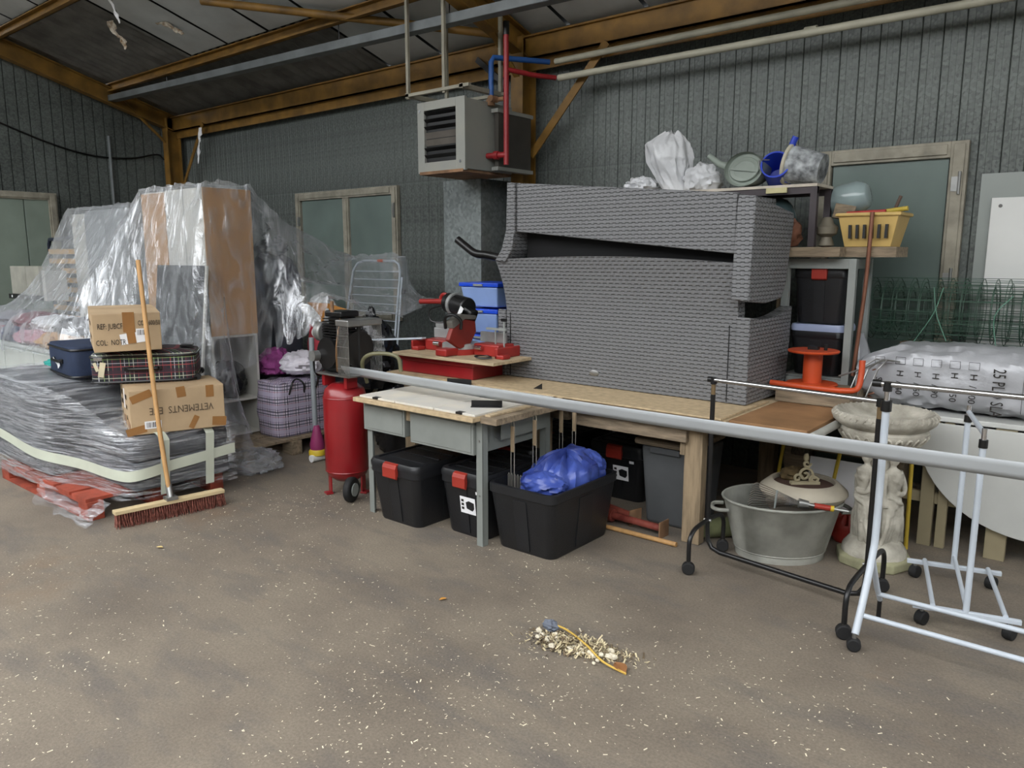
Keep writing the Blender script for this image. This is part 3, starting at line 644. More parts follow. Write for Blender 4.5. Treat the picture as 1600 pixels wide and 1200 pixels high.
MB().bb(-8.4, -7.98, -2.72, -2.5, 1.25, 1.54).obj('box_body', M('putty_metal', '#9b9a90', .5), t, bevel=.004); MB().bb(-7.965, -7.62, -2.72, -2.5, 1.25, 1.54).obj('box_body', MATS['putty_metal'], t, bevel=.004)
rl = MB().bb(-8.45, -7.66, -2.74, -2.48, 1.2, 1.248).obj('base_rail', BLKM, t)
for x in (-8.35, -8.17, -7.99, -7.81): MB().cyl((x, -2.743, 1.225), (x, -2.739, 1.225), .013, n=8).obj('hole', WHITE, rl)
MB().bb(-7.6, -7.52, -2.7, -2.5, 1.2, 1.5).obj('white_bracket', LAM, t)
t = T('slatted_bed', 'folded bed base with dark blue tube frame and wooden slats', 'bed base', (-8.5, -2.0, 0))
MB().tube([(-8.86, -2.15, .05), (-8.86, -2.15, 1.78), (-8.83, -2.15, 1.83), (-8.0, -2.15, 1.84), (-7.95, -2.15, 1.8), (-7.95, -2.15, .05)], .02).obj('tube_frame', M('dark_blue_steel', '#1d2436', .4), t, smooth=True)
for k in range(14): MB().bb(-8.84, -7.97, -2.17, -2.155, .3+k*.105, .355+k*.105).obj('slat', M('slat_wood', '#b88f52', .6), t)
one(crumple((-8.66, -2.95, .985), (.25, .12, .17), .3, 41, 30, 18, flat=.145), 'crumpled_film_bundle', FILM, 'bundle of crumpled clear film at the left picture edge', 'film', smooth=True)

# things to the right of the tall cabinet
def bag(name, c, r, label, mat, seed, amp=.18, flat=None, cat='bag', n=40, m=24, fr=2.2, knot=False):
    t = T(name, label, cat, (c[0], c[1], c[2]-(flat or r[2])))
    crumple(c, r, amp, seed, n, m, fr, flat).obj('bag_body', mat, t, smooth=True)
    if knot: crumple((c[0], c[1], c[2]+r[2]*1.08), (r[0]*.18, r[1]*.18, r[2]*.28), .35, seed+9, 16, 10).obj('tied_neck', mat, t, smooth=True)
    return t
BAGB = M('black_bag_plastic', '#17181b', .22, 0, .2, 8, .5, 25)
bag('small_black_bag', (-5.02, -2.25, .60), (.13, .14, .15), 'small black plastic bag on the open shelf of the cabinet', BAGB, 4, .16, .135)
CHECK = plaid_mat('checked_woven_plastic', '#cfc8d4', [(.5, .14, '#a9a0b6'), (.12, .06, '#2b2740'), (.3, .03, '#7a6c8a'), (.86, .05, '#26243a'), (.7, .025, '#8f5a6c')], 9.5, .35)
ck = T('checked_laundry_bag', 'purple and white checked laundry bag standing on wooden pallet', 'bag', (-4.68, -1.85, .14))
def ckf(c_, hd):
    b = MB(); n, mm = 44, 16; v = []; f = []
    for j in range(mm+1):
        w = j/mm; z = hd*w; bul = 1+.06*math.sin(math.pi*w)
        for i in range(n):
            a = 2*math.pi*i/n; cc, ss = math.cos(a), math.sin(a); e = .35
            k = bul+.05*noise.noise(Vector((cc*3, ss*3, w*6)))
            v.append((c_[0]+math.copysign(abs(cc)**e, cc)*.165*k, c_[1]+math.copysign(abs(ss)**e, ss)*.27*k, c_[2]+z+.02*noise.noise(Vector((cc*2, ss*2, w*3)))*w))
    for j in range(mm):
        for i in range(n): f.append((j*n+i, j*n+(i+1) % n, (j+1)*n+(i+1) % n, (j+1)*n+i))
    f += [tuple(range(n))[::-1], tuple(mm*n+k for k in range(n))]
    return b.add(v, f)
ckf((-4.67, -1.84, .145), .44).obj('bag_body', CHECK, ck, smooth=True)
MB().grid(lambda u, v: (-4.83+.3*v, -2.09+u*.5, .592+.02*noise.noise(Vector((u*5, v*5, 0)))), 14, 8).obj('top_flap', CHECK, ck, smooth=True, solid=.006)
for y in (-2.0, -1.74): MB().tube(curve3([(-4.5, y, .5), (-4.49, y+.03, .6), (-4.52, y+.1, .62), (-4.49, y+.14, .58), (-4.5, y+.15, .5)], 5), .008, 6).obj('strap', BLKM, ck, smooth=True)
for (c_, r_, hx, lab, nm, cat) in (((-4.98, -1.74, .36), (.12, .2, .21), '#6b6870', 'greyish bundle on the pallet behind checked bag', 'cloth_bundle', 'bundle'),
        ((-4.98, -1.80, .70), (.13, .13, .12), '#8d3f7c', 'magenta cloth bundle beside the cabinet above checked bag', 'cloth_bundle', 'bundle'),
        ((-4.72, -1.7, .71), (.16, .16, .1), '#c9c5cd', 'pale patterned bundle on top of the checked bag', 'cloth_bundle', 'bundle'),
        ((-4.82, -1.34, .72), (.13, .16, .42), '#a2343f', 'tall red cloth bundle between checked bag and compressor', 'cloth_bundle', 'bundle')):
    bag(nm, c_, r_, lab, M('bundle'+hx, hx, .8, 0, .25, 10, .5, 30), int(abs(c_[0]*c_[1]*100)), .22, r_[2]*.72, cat)
bag('white_canvas_sack', (-4.8, -1.4, 1.13), (.12, .12, .16), 'white sack on red bundle behind the grey mop tubes', M('white_sack', '#bfc0bd', .7, 0, .1, 6, .4, 20), 12, .15, .12)
t = T('garment_bag', 'tall dark grey garment bag upright beneath the dust sheet', 'bag', (-5.25, -1.72, 0))
MB().prism([(-5.5, .02), (-5.05, .02), (-5.0, 1.45), (-5.12, 1.62), (-5.34, 1.7), (-5.48, 1.55)], 'y', -1.7, -1.45).obj('bag_body', M('charcoal_nylon', '#3b3f48', .5, 0, .2, 5, .5, 12), t, bevel=.05)
crumple((-5.3, -1.58, 1.72), (.15, .1, .06), .3, 8, 24, 14).obj('gathered_top', MATS['charcoal_nylon'], t, smooth=True)
t = T('clothes_airer', 'white wire clothes airer leaning against the wall by window', 'clothes airer', (-4.5, -.95, 0))
F = lambda x, z: (x, -.75-(1.6-z)*.3, z)
MB().tube([F(-4.18, .03), F(-4.44, 1.5), F(-4.48, 1.57), F(-4.55, 1.6), F(-5.0, 1.6), F(-5.08, 1.57), F(-5.12, 1.5), F(-5.0, .03)], .011).tube([F(-4.13, .03), F(-4.4, 1.45)], .009).obj('airer_frame', WHTM, t, smooth=True)
for k in range(15):
    z = 1.5-k*.075; w = MB().cyl(F(-5.08+.006*k, z), F(-4.44+.015*k, z), .004, n=6).obj('wire', WHTM, t)
MB().cyl(F(-4.78, 1.6), F(-4.7, 1.6), .015, n=10).obj('orange_clip', M('orange_clip', '#c9542e', .5), t)
for z in (.62, 1.32): MB().cyl(F(-4.30-.1*(z-.9), z-.02), F(-4.30-.1*(z-.9), z+.02), .018, n=10).obj('joint', BLKM, t)
t = T('wooden_chair', 'brown wooden chair showing its cut-out backrest above black bags', 'chair', (-4.38, -1.62, 0))
CHW = M('honey_plywood', '#9c6b2f', .45, 0, .12, 6, 0, 40, (1, 6, 6))
def backf(hole):
    bm = bmesh.new()
    out = [(-4.68, 1.25), (-4.38, 1.25), (-4.08, 1.20), (-4.1, 1.08), (-4.25, 1.08), (-4.33, 1.0), (-4.36, .86), (-4.42, .86), (-4.46, 1.0), (-4.5, 1.14), (-4.58, 1.2)]
    inn = [(-4.44, 1.1), (-4.38, 1.08), (-4.35, 1.12), (-4.37, 1.21), (-4.41, 1.21)]
    b = MB(); b.prism(out, 'y', -1.66, -1.64); return b, inn
bk, inn = backf(1); bk.obj('backrest', CHW, t, bevel=.004)
MB().prism(inn, 'y', -1.6615, -1.66).obj('cut_out', M('dim_opening', '#9a9fa0', .8), t)
MB().bb(-4.6, -4.16, -1.6, -1.22, .44, .465).obj('seat', CHW, t, bevel=.01)
for x in (-4.58, -4.2):
    for y in (-1.58, -1.26): MB().cyl((x, y, .0), (x, y, .44), .014, n=10).obj('leg', STEEL, t, smooth=True)
MB().cyl((-4.4, -1.62, .46), (-4.4, -1.65, .9), .016, n=8).obj('back_post', STEEL, t)
bag('black_rubbish_bag', (-4.02, -1.5, .80), (.22, .17, .3), 'full black rubbish bag right of the wooden chair', BAGB, 15, .16, .24, knot=True)
bag('black_rubbish_bag', (-4.36, -1.42, .66), (.2, .16, .28), 'black rubbish bag on the wooden chair seat', BAGB, 18, .16, .192)
bag('black_rubbish_bag', (-3.86, -1.36, .28), (.2, .2, .3), 'black rubbish bag on the floor behind compressor', BAGB, 19, .16, .27)
mp_ = T('floor_mop', 'grey tube mop with white rounded top and magenta foot by compressor', 'mop', (-4.2, -1.95, 0))
TUBG = M('grey_tube', '#8b9094', .4, .2, .08)
MB().tube([(-4.16, -2.0, .2), (-4.2, -1.97, 1.0)], .021).obj('tube', TUBG, mp_, smooth=True); MB().tube([(-4.05, -1.9, .2), (-4.09, -1.87, 1.0)], .019).obj('tube', TUBG, mp_, smooth=True)
crumple((-4.15, -1.92, 1.04), (.08, .06, .055), 0, 1, 20, 12).obj('rounded_top', M('off_white_plastic', '#d8d8d6', .4), mp_, smooth=True)
MB().lathe([(.055, 0), (.06, .05), (.03, .17), (.022, .2)], 20, (-4.14, -2.0, .09)).obj('magenta_cone', M('magenta_plastic', '#8c2f5e', .5), mp_, smooth=True)
MB().lathe([(.07, 0), (.07, .03), (.06, .045)], 20, (-4.14, -2.0, .05)).obj('yellow_ring', M('yellow_plastic', '#c6a92c', .5), mp_, smooth=True)
MB().cyl((-4.12, -2.08, .03), (-4.12, -1.92, .03), .03, n=16).obj('roller', M('off_white_plastic', '#d8d8d6', .4), mp_, smooth=True)

# ------------------------------------------------------------------ the big clear dust sheet: membrane stretched over the obstacles
hx_ = .035
poly = [(-8.6, -3.18, .72), (-6.05, -3.22, .80), (-5.3, -2.9, .62), (-4.55, -2.8, .03), (-4.28, -2.62, .01), (-4.35, -2.38, .01), (-4.80, -2.30, .62), (-4.78, -1.98, .8), (-4.44, -1.86, .98), (-4.30, -1.72, 1.1), (-3.95, -1.70, 1.12), (-3.9, -1.25, 1.12), (-4.05, -.66, 1.25), (-5.2, -.6, 1.3), (-7.7, -1.5, 1.6), (-7.82, -2.3, 1.35), (-8.1, -2.52, 1.08), (-8.6, -2.75, .98)]
obst = [(-5.48, -4.83, -2.48, -2.02, 2.20), (-5.92, -5.46, -2.47, -2.02, 2.20), (-7.64, -6.28, -2.41, -1.88, 2.10), (-5.5, -5.02, -1.74, -1.44, 1.76), (-5.12, -4.40, -.86, -.70, 1.62), (-8.35, -6.02, -3.14, -2.5, 1.0), (-8.1, -6.2, -3.02, -2.62, 1.13), (-4.7, -4.06, -1.7, -1.6, 1.28), (-5.62, -4.75, -2.6, -2.45, 1.6), (-4.8, -4.54, -1.62, -1.38, 1.24), (-4.3, -3.8, -1.7, -1.3, 1.15)]
gx = np.arange(-8.7, -3.8, hx_); gy = np.arange(-3.3, -.55, hx_); XX, YY = np.meshgrid(gx, gy, indexing='ij')
def inside(px, py):
    r = np.zeros(px.shape, bool); n = len(poly)
    for i in range(n):
        x1, y1, _ = poly[i]; x2, y2, _ = poly[(i+1) % n]
        c_ = ((y1 > py) != (y2 > py)) & (px < (x2-x1)*(py-y1)/(y2-y1+1e-12)+x1); r ^= c_
    return r
INm = inside(XX, YY); OB = np.zeros(XX.shape)
for (a, b_, c_, d, z) in obst: OB[(XX > a) & (XX < b_) & (YY > c_) & (YY < d)] = np.maximum(OB[(XX > a) & (XX < b_) & (YY > c_) & (YY < d)], z)
ridges = [((-4.86, -2.07, 2.19), (-4.86, -1.45, 1.80)), ((-4.86, -1.45, 1.80), (-4.8, -.8, 1.62)), ((-5.9, -2.46, 2.19), (-6.25, -3.12, .98)), ((-7.62, -2.4, 2.09), (-7.95, -2.75, 1.2)), ((-4.85, -2.47, 2.18), (-4.46, -2.72, .06)), ((-5.46, -2.47, 2.18), (-5.5, -2.85, .75))]
for (p_, q_) in ridges:      # taut folds pulled straight between corners
    for k in range(61):
        t_ = k/60; x, y, z = (p_[i]+(q_[i]-p_[i])*t_ for i in range(3)); i_, j_ = int(round((x-gx[0])/hx_)), int(round((y-gy[0])/hx_)); OB[i_, j_] = max(OB[i_, j_], z-.05*math.sin(math.pi*t_))
best = np.full(XX.shape, 9.); BZ = np.zeros(XX.shape)
for i in range(len(poly)):
    x1, y1, z1 = poly[i]; x2, y2, z2 = poly[(i+1) % len(poly)]
    tt = np.clip(((XX-x1)*(x2-x1)+(YY-y1)*(y2-y1))/((x2-x1)**2+(y2-y1)**2), 0, 1)
    dd = np.hypot(XX-x1-tt*(x2-x1), YY-y1-tt*(y2-y1)); k = dd < best; best[k] = dd[k]; BZ[k] = (z1+tt*(z2-z1))[k]
edge = INm & (best < hx_*1.05); Zf = np.where(INm, np.maximum(OB, BZ), BZ)
for it in range(1400):
    A = Zf.copy(); A[1:-1, 1:-1] = (Zf[2:, 1:-1]+Zf[:-2, 1:-1]+Zf[1:-1, 2:]+Zf[1:-1, :-2])/4-.0006
    A = np.maximum(A, OB); Zf = np.where(INm & ~edge, A, np.where(INm, np.maximum(BZ, OB), BZ))
gxs, gys = np.gradient(Zf, hx_); SL = np.minimum(np.hypot(gxs, gys), 2.0)
V = []; idx = -np.ones(XX.shape, int)
for i in range(len(gx)):
    for j in range(len(gy)):
        if INm[i, j]:
            x, y = gx[i], gy[j]; q = noise.noise(Vector((x*5, y*5, 0)))+.6*(1-2*abs(noise.noise(Vector((x*11, y*11, 3)))))
            idx[i, j] = len(V); V.append((x, y, Zf[i, j]+.012+.034*q*SL[i, j]*.6+.006*noise.noise(Vector((x*14, y*14, 8)))))
Fc = [(idx[i, j], idx[i+1, j], idx[i+1, j+1], idx[i, j+1]) for i in range(len(gx)-1) for j in range(len(gy)-1) if min(idx[i, j], idx[i+1, j], idx[i+1, j+1], idx[i, j+1]) >= 0]
one(MB().add(V, Fc), 'clear_dust_sheet', FILM, 'large clear plastic dust sheet draped over the stored furniture', 'plastic sheet', (-5.6, -2.2, 0), smooth=True)
one(crumple((-4.33, -2.48, .055), (.2, .16, .075), .35, 33, 36, 18, 3, flat=.05), 'crumpled_sheet_end', FILM, 'crumpled end of clear sheet gathered on the floor', 'film', smooth=True)

# ------------------------------------------------------------------ compressor
cp = T('air_compressor', 'red upright air compressor tank with black pump on top', 'air compressor', (-3.29, -2.37, 0))
cx, cy = -3.29, -2.37
MB().lathe([(.02, .085), (.09, .095), (.135, .13), (.15, .17), (.15, .68), (.135, .74), (.09, .775), (.02, .785)], 32, (cx, cy, 0)).obj('tank', REDM, cp, smooth=True)
for z in (.165, .685): MB().lathe([(.1505, z-.004), (.1525, z), (.1505, z+.004)], 32, (cx, cy, 0), close=False).obj('weld_seam', REDM, cp, smooth=True)
for a in (250, 20, 140):
    x, y = cx+.125*math.cos(R(a)), cy+.125*math.sin(R(a))
    MB().box((x, y, .09), (.05, .012, .16), rz=R(a+90)).box((x+.015*math.cos(R(a)), y+.015*math.sin(R(a)), .008), (.06, .05, .012), rz=R(a+90)).obj('foot', REDM, cp, bevel=.002)
for y in (-2.52,):
    wv = MB().cyl((-3.10, y, .085), (-3.055, y+.02, .085), .085, n=28).obj('wheel', RUB, cp, smooth=True, bevel=.012); MB().cyl((-3.055, y+.02, .085), (-3.048, y+.023, .085), .045, n=20).obj('hub', GREYM, wv, smooth=True)
MB().bb(cx-.16, cx+.19, cy-.11, cy+.11, .84, .852).obj('motor_plate', STEEL, cp)
for dx in (-.12, .12): MB().box((cx+dx, cy-.04, .805), (.03, .09, .09)).obj('plate_bracket', REDM, cp)
ALU = M('cast_aluminium', '#8f8f8d', .4, .6, .2, 12)
MB().cyl((cx-.02, cy-.1, .97), (cx-.02, cy+.1, .97), .085, n=24).obj('crankcase', BLKM, cp, smooth=True)
for k in range(9): MB().box((cx+.0, cy, 1.03+k*.016), (.17-.004*abs(k-4), .15, .006)).obj('cooling_fin', BLKM, cp)
MB().box((cx, cy, 1.09), (.11, .1, .15)).obj('cylinder', BLKM, cp)
MB().box((cx, cy, 1.185), (.15, .13, .035)).obj('cylinder_head', BLKM, cp, bevel=.01)
MB().cyl((cx-.14, cy-.05, 1.08), (cx-.09, cy-.05, 1.08), .055, n=24).obj('air_filter', ALU, cp, smooth=True, bevel=.008)
MB().cyl((cx-.1, cy-.09, .95), (cx-.1, cy-.14, .95), .03, n=16).obj('oil_cap', ALU, cp, smooth=True)
MB().cyl((cx-.11, cy-.02, .9), (cx+.05, cy-.02, .9), .05, n=24).obj('motor', BLKM, cp, smooth=True)
bg = MB()     # wire belt guard
for k in range(9):
    x = cx+.12+k*.0115
    bg.tube([(x, cy-.13, .86), (x, cy-.13, 1.13), (x, cy+.1, 1.13), (x, cy+.1, .86), (x, cy-.13, .86)], .0022, 4)
for z in (.9, .96, 1.02, 1.08): bg.tube([(cx+.115, cy-.131, z), (cx+.215, cy-.131, z)], .0022, 4)
o = bg.obj('belt_guard', STEEL, cp); o['kind'] = 'stuff'
MB().bb(cx+.11, cx+.22, cy-.135, cy+.105, 1.13, 1.165).obj('guard_cap', STEEL, cp, bevel=.006)
MB().cyl((cx+.165, cy-.02, .88), (cx+.165, cy-.02, 1.12), .01).cyl((cx+.15, cy-.02, 1.0), (cx+.17, cy-.02, 1.0), .1, n=28).obj('flywheel', BLKM, cp, smooth=True)
MB().tube(curve3([(cx+.06, cy-.06, 1.16), (cx+.1, cy-.1, 1.12), (cx+.11, cy-.13, 1.0), (cx+.1, cy-.12, .88)], 6), .006, 6).obj('copper_line', M('dull_copper', '#8a6a4c', .4, .6), cp, smooth=True)
MB().tube(curve3([(cx-.12, cy-.08, 1.0), (cx-.19, cy-.1, .98), (cx-.2, cy-.1, .86), (cx-.15, cy-.11, .8), (cx-.2, cy-.09, .74)], 6), .006, 6).obj('cable', BLKM, cp, smooth=True)
MB().tube(curve3([(cx+.22, cy+.02, .8), (cx+.25, cy-.04, .95), (cx+.34, cy-.02, 1.01), (cx+.5, cy+.04, 1.0), (cx+.53, cy+.05, .9)], 6), .013, 8).obj('push_handle', M('olive_tube', '#6d6a4f', .5), cp, smooth=True)
MB().bb(cx+.03, cx+.05, cy-.1, cy-.09, 1.2, 1.26).obj('breather', RUST, cp)

for o in list(cp.children):
    if o.name.split('.')[0] in ('crankcase', 'cooling_fin', 'cylinder', 'cylinder_head', 'air_filter', 'oil_cap', 'motor', 'belt_guard', 'guard_cap', 'flywheel', 'copper_line', 'breather'):
        o.scale = (1.22, 1.22, 1.22); o.location = (0, 0, .852*(1-1.22))

# ------------------------------------------------------------------ grey steel work table
tb = T('steel_work_table', 'grey steel work table with two drawers and pale wooden top', 'work table', (-2.3, -2.25, 0))
GT = M('light_grey_steel', '#7f837f', .5, 0, .08, 6)
for x in (-2.8, -1.86):
    for y in (-2.56, -1.97):
        MB().bb(x-.022, x+.022, y-.003, y+.003, 0, .745).bb(x-.022 if x < -2.5 else x+.016, x-.016 if x < -2.5 else x+.022, y, y+.045, 0, .745).obj('leg', GT, tb)
        if y < -2.5: MB().cyl((x, y-.006, .62), (x, y-.002, .62), .007, n=8).cyl((x, y-.006, .3), (x, y-.002, .3), .006, n=8).obj('bolt', STEEL, tb)
for (a, b_, z0) in ((-2.83, -2.45, .555), (-2.40, -1.885, .535)):
    dr = MB().bb(a, b_, -2.585, -2.0, z0, .735).obj('drawer', GT, tb, bevel=.003); MB().bb(a+.015, b_-.015, -2.589, -2.584, z0+.015, .715).obj('drawer_front', GT, dr, bevel=.002)
MB().bb(-2.45, -2.40, -2.57, -2.52, .66, .745).obj('wood_block', WOODZ, tb)
MB().bb(-1.84, -1.835, -2.4, -1.95, .60, .745).obj('side_rail', GT, tb); MB().bb(-2.78, -1.88, -1.975, -1.97, .6, .745).obj('back_rail', GT, tb)
MB().bb(-2.84, -1.82, -2.66, -1.87, .745, .772).obj('table_board', OSB, tb, bevel=.003)
MB().bb(-1.818, -1.70, -2.6, -1.88, .735, .772).obj('edge_plank', WOODX, tb, bevel=.003)
MB().bb(-1.80, -1.76, -2.58, -1.9, .772, .785).obj('guide_strip', WOOD, tb, bevel=.002)
PALE = M('worn_white_board', '#cfcdc7', .6, 0, .08, 5, second='#dad3c4')
for (a, b_) in ((-2.81, -2.485), (-2.48, -2.155), (-2.15, -1.83)): MB().bb(a, b_, -2.63, -1.9, .772, .785).obj('white_top_board', PALE, tb, bevel=.002)
for x in (-2.66, -1.95): MB().bb(x-.025, x+.025, -2.632, -2.6, .774, .786).obj('hinge_plate', BLKM, tb)
for (x, y) in ((-1.93, -2.42), (-2.6, -1.95)):
    t = T('angle_bracket', 'black metal angle bracket on the white table top, %s' % ('front right' if x > -2 else 'rear left'), 'bracket', (x, y, .786), R(35 if x > -2 else 20), 'angle brackets on work table')
    MB().bb(-.09, .09, -.02, .02, 0, .003).obj('flat_plate', BLKM, t, local=True); MB().bb(-.09, .09, .017, .02, .003, .035).obj('upright_plate', BLKM, t, local=True)
t = T('angle_bracket', 'black metal angle bracket on the bench edge beside wicker sofa', 'bracket', (-2.08, -1.78, .782), R(10), 'angle brackets on work table')
MB().bb(-.06, .06, -.02, .02, 0, .003).obj('flat_plate', BLKM, t, local=True); MB().prism([(-.02, .003), (.05, .003), (.05, .045)], 'y', .017, .02).obj('upright_plate', BLKM, t, local=True)

# ------------------------------------------------------------------ storage bins
def tote(label, cx, cy, w, dp, h, z=0, lid=True, latch=True, sticker=False, rz=0, group='black storage bins', name='storage_bin', lidmat=None, latch_face='y'):
    t = T(name, label, 'storage bin', (cx, cy, z), rz, group); b = BLKP
    k = .86; n = 8
    def ring(s, zz, cr=.05):
        o = []
        for (sx, sy, a0) in ((1, 1, 0), (-1, 1, 90), (-1, -1, 180), (1, -1, 270)):
            for q in range(n+1):
                a = R(a0+90*q/n); o.append((sx*(w/2*s-cr)+cr*math.cos(a), sy*(dp/2*s-cr)+cr*math.sin(a), zz))
        return o
    rows = [ring(k-.02, .0), ring(k, .012), ring(.985, h-.06), ring(.99, h-.055), ring(1.02, h-.05), ring(1.02, h-.005), ring(1.0, h)]
    if not lid: rows += [ring(.965, h), ring(.95, h-.05), ring(k-.03, .03)]
    m = len(rows[0]); v = [p for r_ in rows for p in r_]; f = []
    for i in range(len(rows)-1):
        for q in range(m): f.append((i*m+q, i*m+(q+1) % m, (i+1)*m+(q+1) % m, (i+1)*m+q))
    f += [tuple(range(m))[::-1], tuple((len(rows)-1)*m+q for q in range(m))]
    MB().add(v, f).obj('bin_body', b, t, smooth=True, local=True)
    for sx in (-1, 1):      # moulded recess bands
        for fy in (-1, 1): MB().taper((sx*w*.24, fy*(dp/2*k+.0), .03), (w*.2, .02), (w*.2, dp*.135), .001).v
    MB().add([(w*.1*s_, -dp/2*(k+(.985-k)*zz/(h-.06))-.004, zz) for s_ in (-1, 1) for zz in (.02, h-.07)] + [(w*.1*s_, -dp/2*(k+(.985-k)*zz/(h-.06))+.01, zz) for s_ in (-1, 1) for zz in (.02, h-.07)],
             [(0, 1, 3, 2), (4, 6, 7, 5), (0, 2, 6, 4), (1, 5, 7, 3), (0, 4, 5, 1), (2, 3, 7, 6)]).obj('moulded_rib', b, t, local=True)
    MB().add([(w/2*(k+(.985-k)*zz/(h-.06))+.004, dp*.1*s_, zz) for s_ in (-1, 1) for zz in (.02, h-.07)] + [(w/2*(k+(.985-k)*zz/(h-.06))-.01, dp*.1*s_, zz) for s_ in (-1, 1) for zz in (.02, h-.07)],
             [(0, 1, 3, 2), (4, 6, 7, 5), (0, 2, 6, 4), (1, 5, 7, 3), (0, 4, 5, 1), (2, 3, 7, 6)]).obj('moulded_rib', b, t, local=True)
    if lid:
        lr = [ring(1.03, h-.012), ring(1.035, h+.012), ring(1.0, h+.03), ring(.9, h+.032), ring(.88, h+.022), ring(.3, h+.024)]
        v = [p for r_ in lr for p in r_]; f = []
        for i in range(len(lr)-1):
            for q in range(m): f.append((i*m+q, i*m+(q+1) % m, (i+1)*m+(q+1) % m, (i+1)*m+q))
        f += [tuple(range(m))[::-1], tuple((len(lr)-1)*m+q for q in range(m))]
        ld = MB().add(v, f).obj('lid', lidmat or b, t, smooth=True, local=True)
        for yy in (-.3, -.1, .1, .3): MB().bb(-w*.4, w*.4, yy*dp-.012, yy*dp+.012, h+.02, h+.029).obj('lid_rib', lidmat or b, ld, local=True)
    if latch:
        MB().prism([(-dp/2*1.03-.004, h-.07), (-dp/2*1.03-.02, h-.06), (-dp/2*1.03-.022, h+.0), (-dp/2*1.03-.012, h+.022), (-dp/2*1.0, h+.03), (-dp/2*1.0, h-.02)], 'x', -w*.14, w*.14).obj('latch', REDP, t, local=True, bevel=.003)
        MB().prism([(dp/2*1.03+.004, h-.07), (dp/2*1.03+.02, h-.06), (dp/2*1.03+.022, h+.0), (dp/2*1.03+.012, h+.022), (dp/2*1.0, h+.03), (dp/2*1.0, h-.02)], 'x', -w*.14, w*.14).obj('latch', REDP, t, local=True, bevel=.003)
    if sticker:
        yy = lambda zz: -dp/2*(k+(.985-k)*zz/(h-.06))-.007
        z0, z1 = h*.4, h*.68
        st = MB().add([(-.02, yy(z0), z0), (.1, yy(z0), z0), (.1, yy(z1), z1), (-.02, yy(z1), z1)], [(0, 1, 2, 3)]).obj('product_sticker', WHITE, t, local=True)
        zc = (z0+z1)/2
        MB().add([(x_, yy(z_)-.001, z_) for x_, z_ in ((.03, zc-.02), (.075, zc-.03), (.09, zc-.012), (.09, zc+.022), (.05, zc+.03), (.025, zc+.018))], [(0, 1, 2, 3, 4, 5)]).obj('bin_picture', BLKP, st, local=True)
        for q in range(3): MB().add([(x_, yy(z_)-.001, z_) for x_, z_ in ((-.01, zc-.03+q*.024), (.01, zc-.03+q*.024), (.01, zc-.014+q*.024), (-.01, zc-.014+q*.024))], [(0, 1, 2, 3)]).obj('icon', INK, st, local=True)
        z0, z1 = h*.76, h*.81
        MB().add([(.11, yy(z0), z0), (.145, yy(z0), z0), (.145, yy(z1), z1), (.11, yy(z1), z1)], [(0, 1, 2, 3)]).obj('price_sticker', WHITE, t, local=True)
    return t
tote('lidded black bin with red latch under the table left leg', -2.51, -2.33, .42, .62, .37)
tote('lidded black bin with a white picture sticker, under the steel table', -2.04, -2.24, .36, .56, .37, sticker=True)
tote('lidded black bin deep under the rear of the steel table', -2.25, -1.60, .42, .5, .36)
tote('large open black bin filled with a blue tarpaulin', -1.6, -2.2, .46, .66, .385, lid=False, latch=False)
tote('black bin with sticker stacked under the bench behind the steel props', -1.72, -1.08, .42, .52, .36, z=.0, sticker=True)
tote('black bin with a red latch beneath the bench, right of the sticker bin', -2.3, -1.06, .42, .52, .36, z=0)
BLUE = M('blue_tarpaulin', '#2a3a86', .33, 0, .3, 7, .5, 16, second='#4a5fb0')
tp_ = T('blue_tarpaulin', 'crumpled blue tarpaulin heaped in the open black bin', 'tarpaulin', (-1.58, -2.15, .36))
def tarp(u, v):
    a = 2*math.pi*u; q = v
    d = Vector((math.cos(a), math.sin(a), v*2))
    rad = math.sqrt(max(0, 1-q**2.4))
    z = .31+.215*q**.8
    f1 = noise.noise(Vector((d.x*1.6, d.y*1.6, q*2.2+3))); f2 = 1-2*abs(noise.noise(Vector((d.x*3.1, d.y*3.1, q*1.6+9)))); f3 = 1-2*abs(noise.noise(Vector((d.x*5.5+2, d.y*5.5, q*3))))
    k = rad*(1+.14*f1+.09*f2+.035*f3)
    return (-1.58+d.x*k*.185, -2.14+d.y*k*.27+.03*q, z+.03*f1+.022*f2+.012*f3-.02)
MB().grid(tarp, 90, 44).obj('folded_bulk', BLUE, tp_, smooth=True)
crumple((-1.54, -1.97, .42), (.11, .09, .07), .16, 53, 50, 30, 1.4, flat=.1).obj('loose_fold', BLUE, tp_, smooth=True)
crumple((-1.55, -2.37, .385), (.13, .08, .06), .16, 54, 50, 30, 1.4, flat=.1).obj('loose_fold', BLUE, tp_, smooth=True)
WIRE = M('dull_chrome_wire', '#a8a59c', .35, .7, .1)
def grill(x, y, z0, z1, n, lab):
    t = T('barbecue_grill', lab, 'grill', (x, y, z0), group='wire barbecue grills')
    MB().tube([(x-.012, y, z0), (x-.012, y, z1-.02), (x-.008, y, z1), (x+.008, y, z1), (x+.012, y, z1-.02), (x+.012, y, z0)], .003, 6).obj('wire_handle', WIRE, t, smooth=True)
    MB().box((x+.004, y-.006, z1-.1), (.022, .012, .15)).obj('wooden_grip', WOODZ, t, bevel=.002)
    for k in range(n): MB().tube([(x-.05+k*.022, y+.02, z0), (x-.05+k*.022, y+.02, z0+.2), (x-.044+k*.022, y+.02, z0+.21), (x-.04+k*.022, y+.02, z0+.2), (x-.04+k*.022, y+.02, z0)], .0025, 5).obj('grill_wire', WIRE, t)
grill(-1.75, -2.40, .2, .72, 5, 'wire grill with wooden grip standing in bin beside table leg')
grill(-1.70, -2.26, .2, .74, 5, 'wire grill with thin loop handle standing in the black bin')
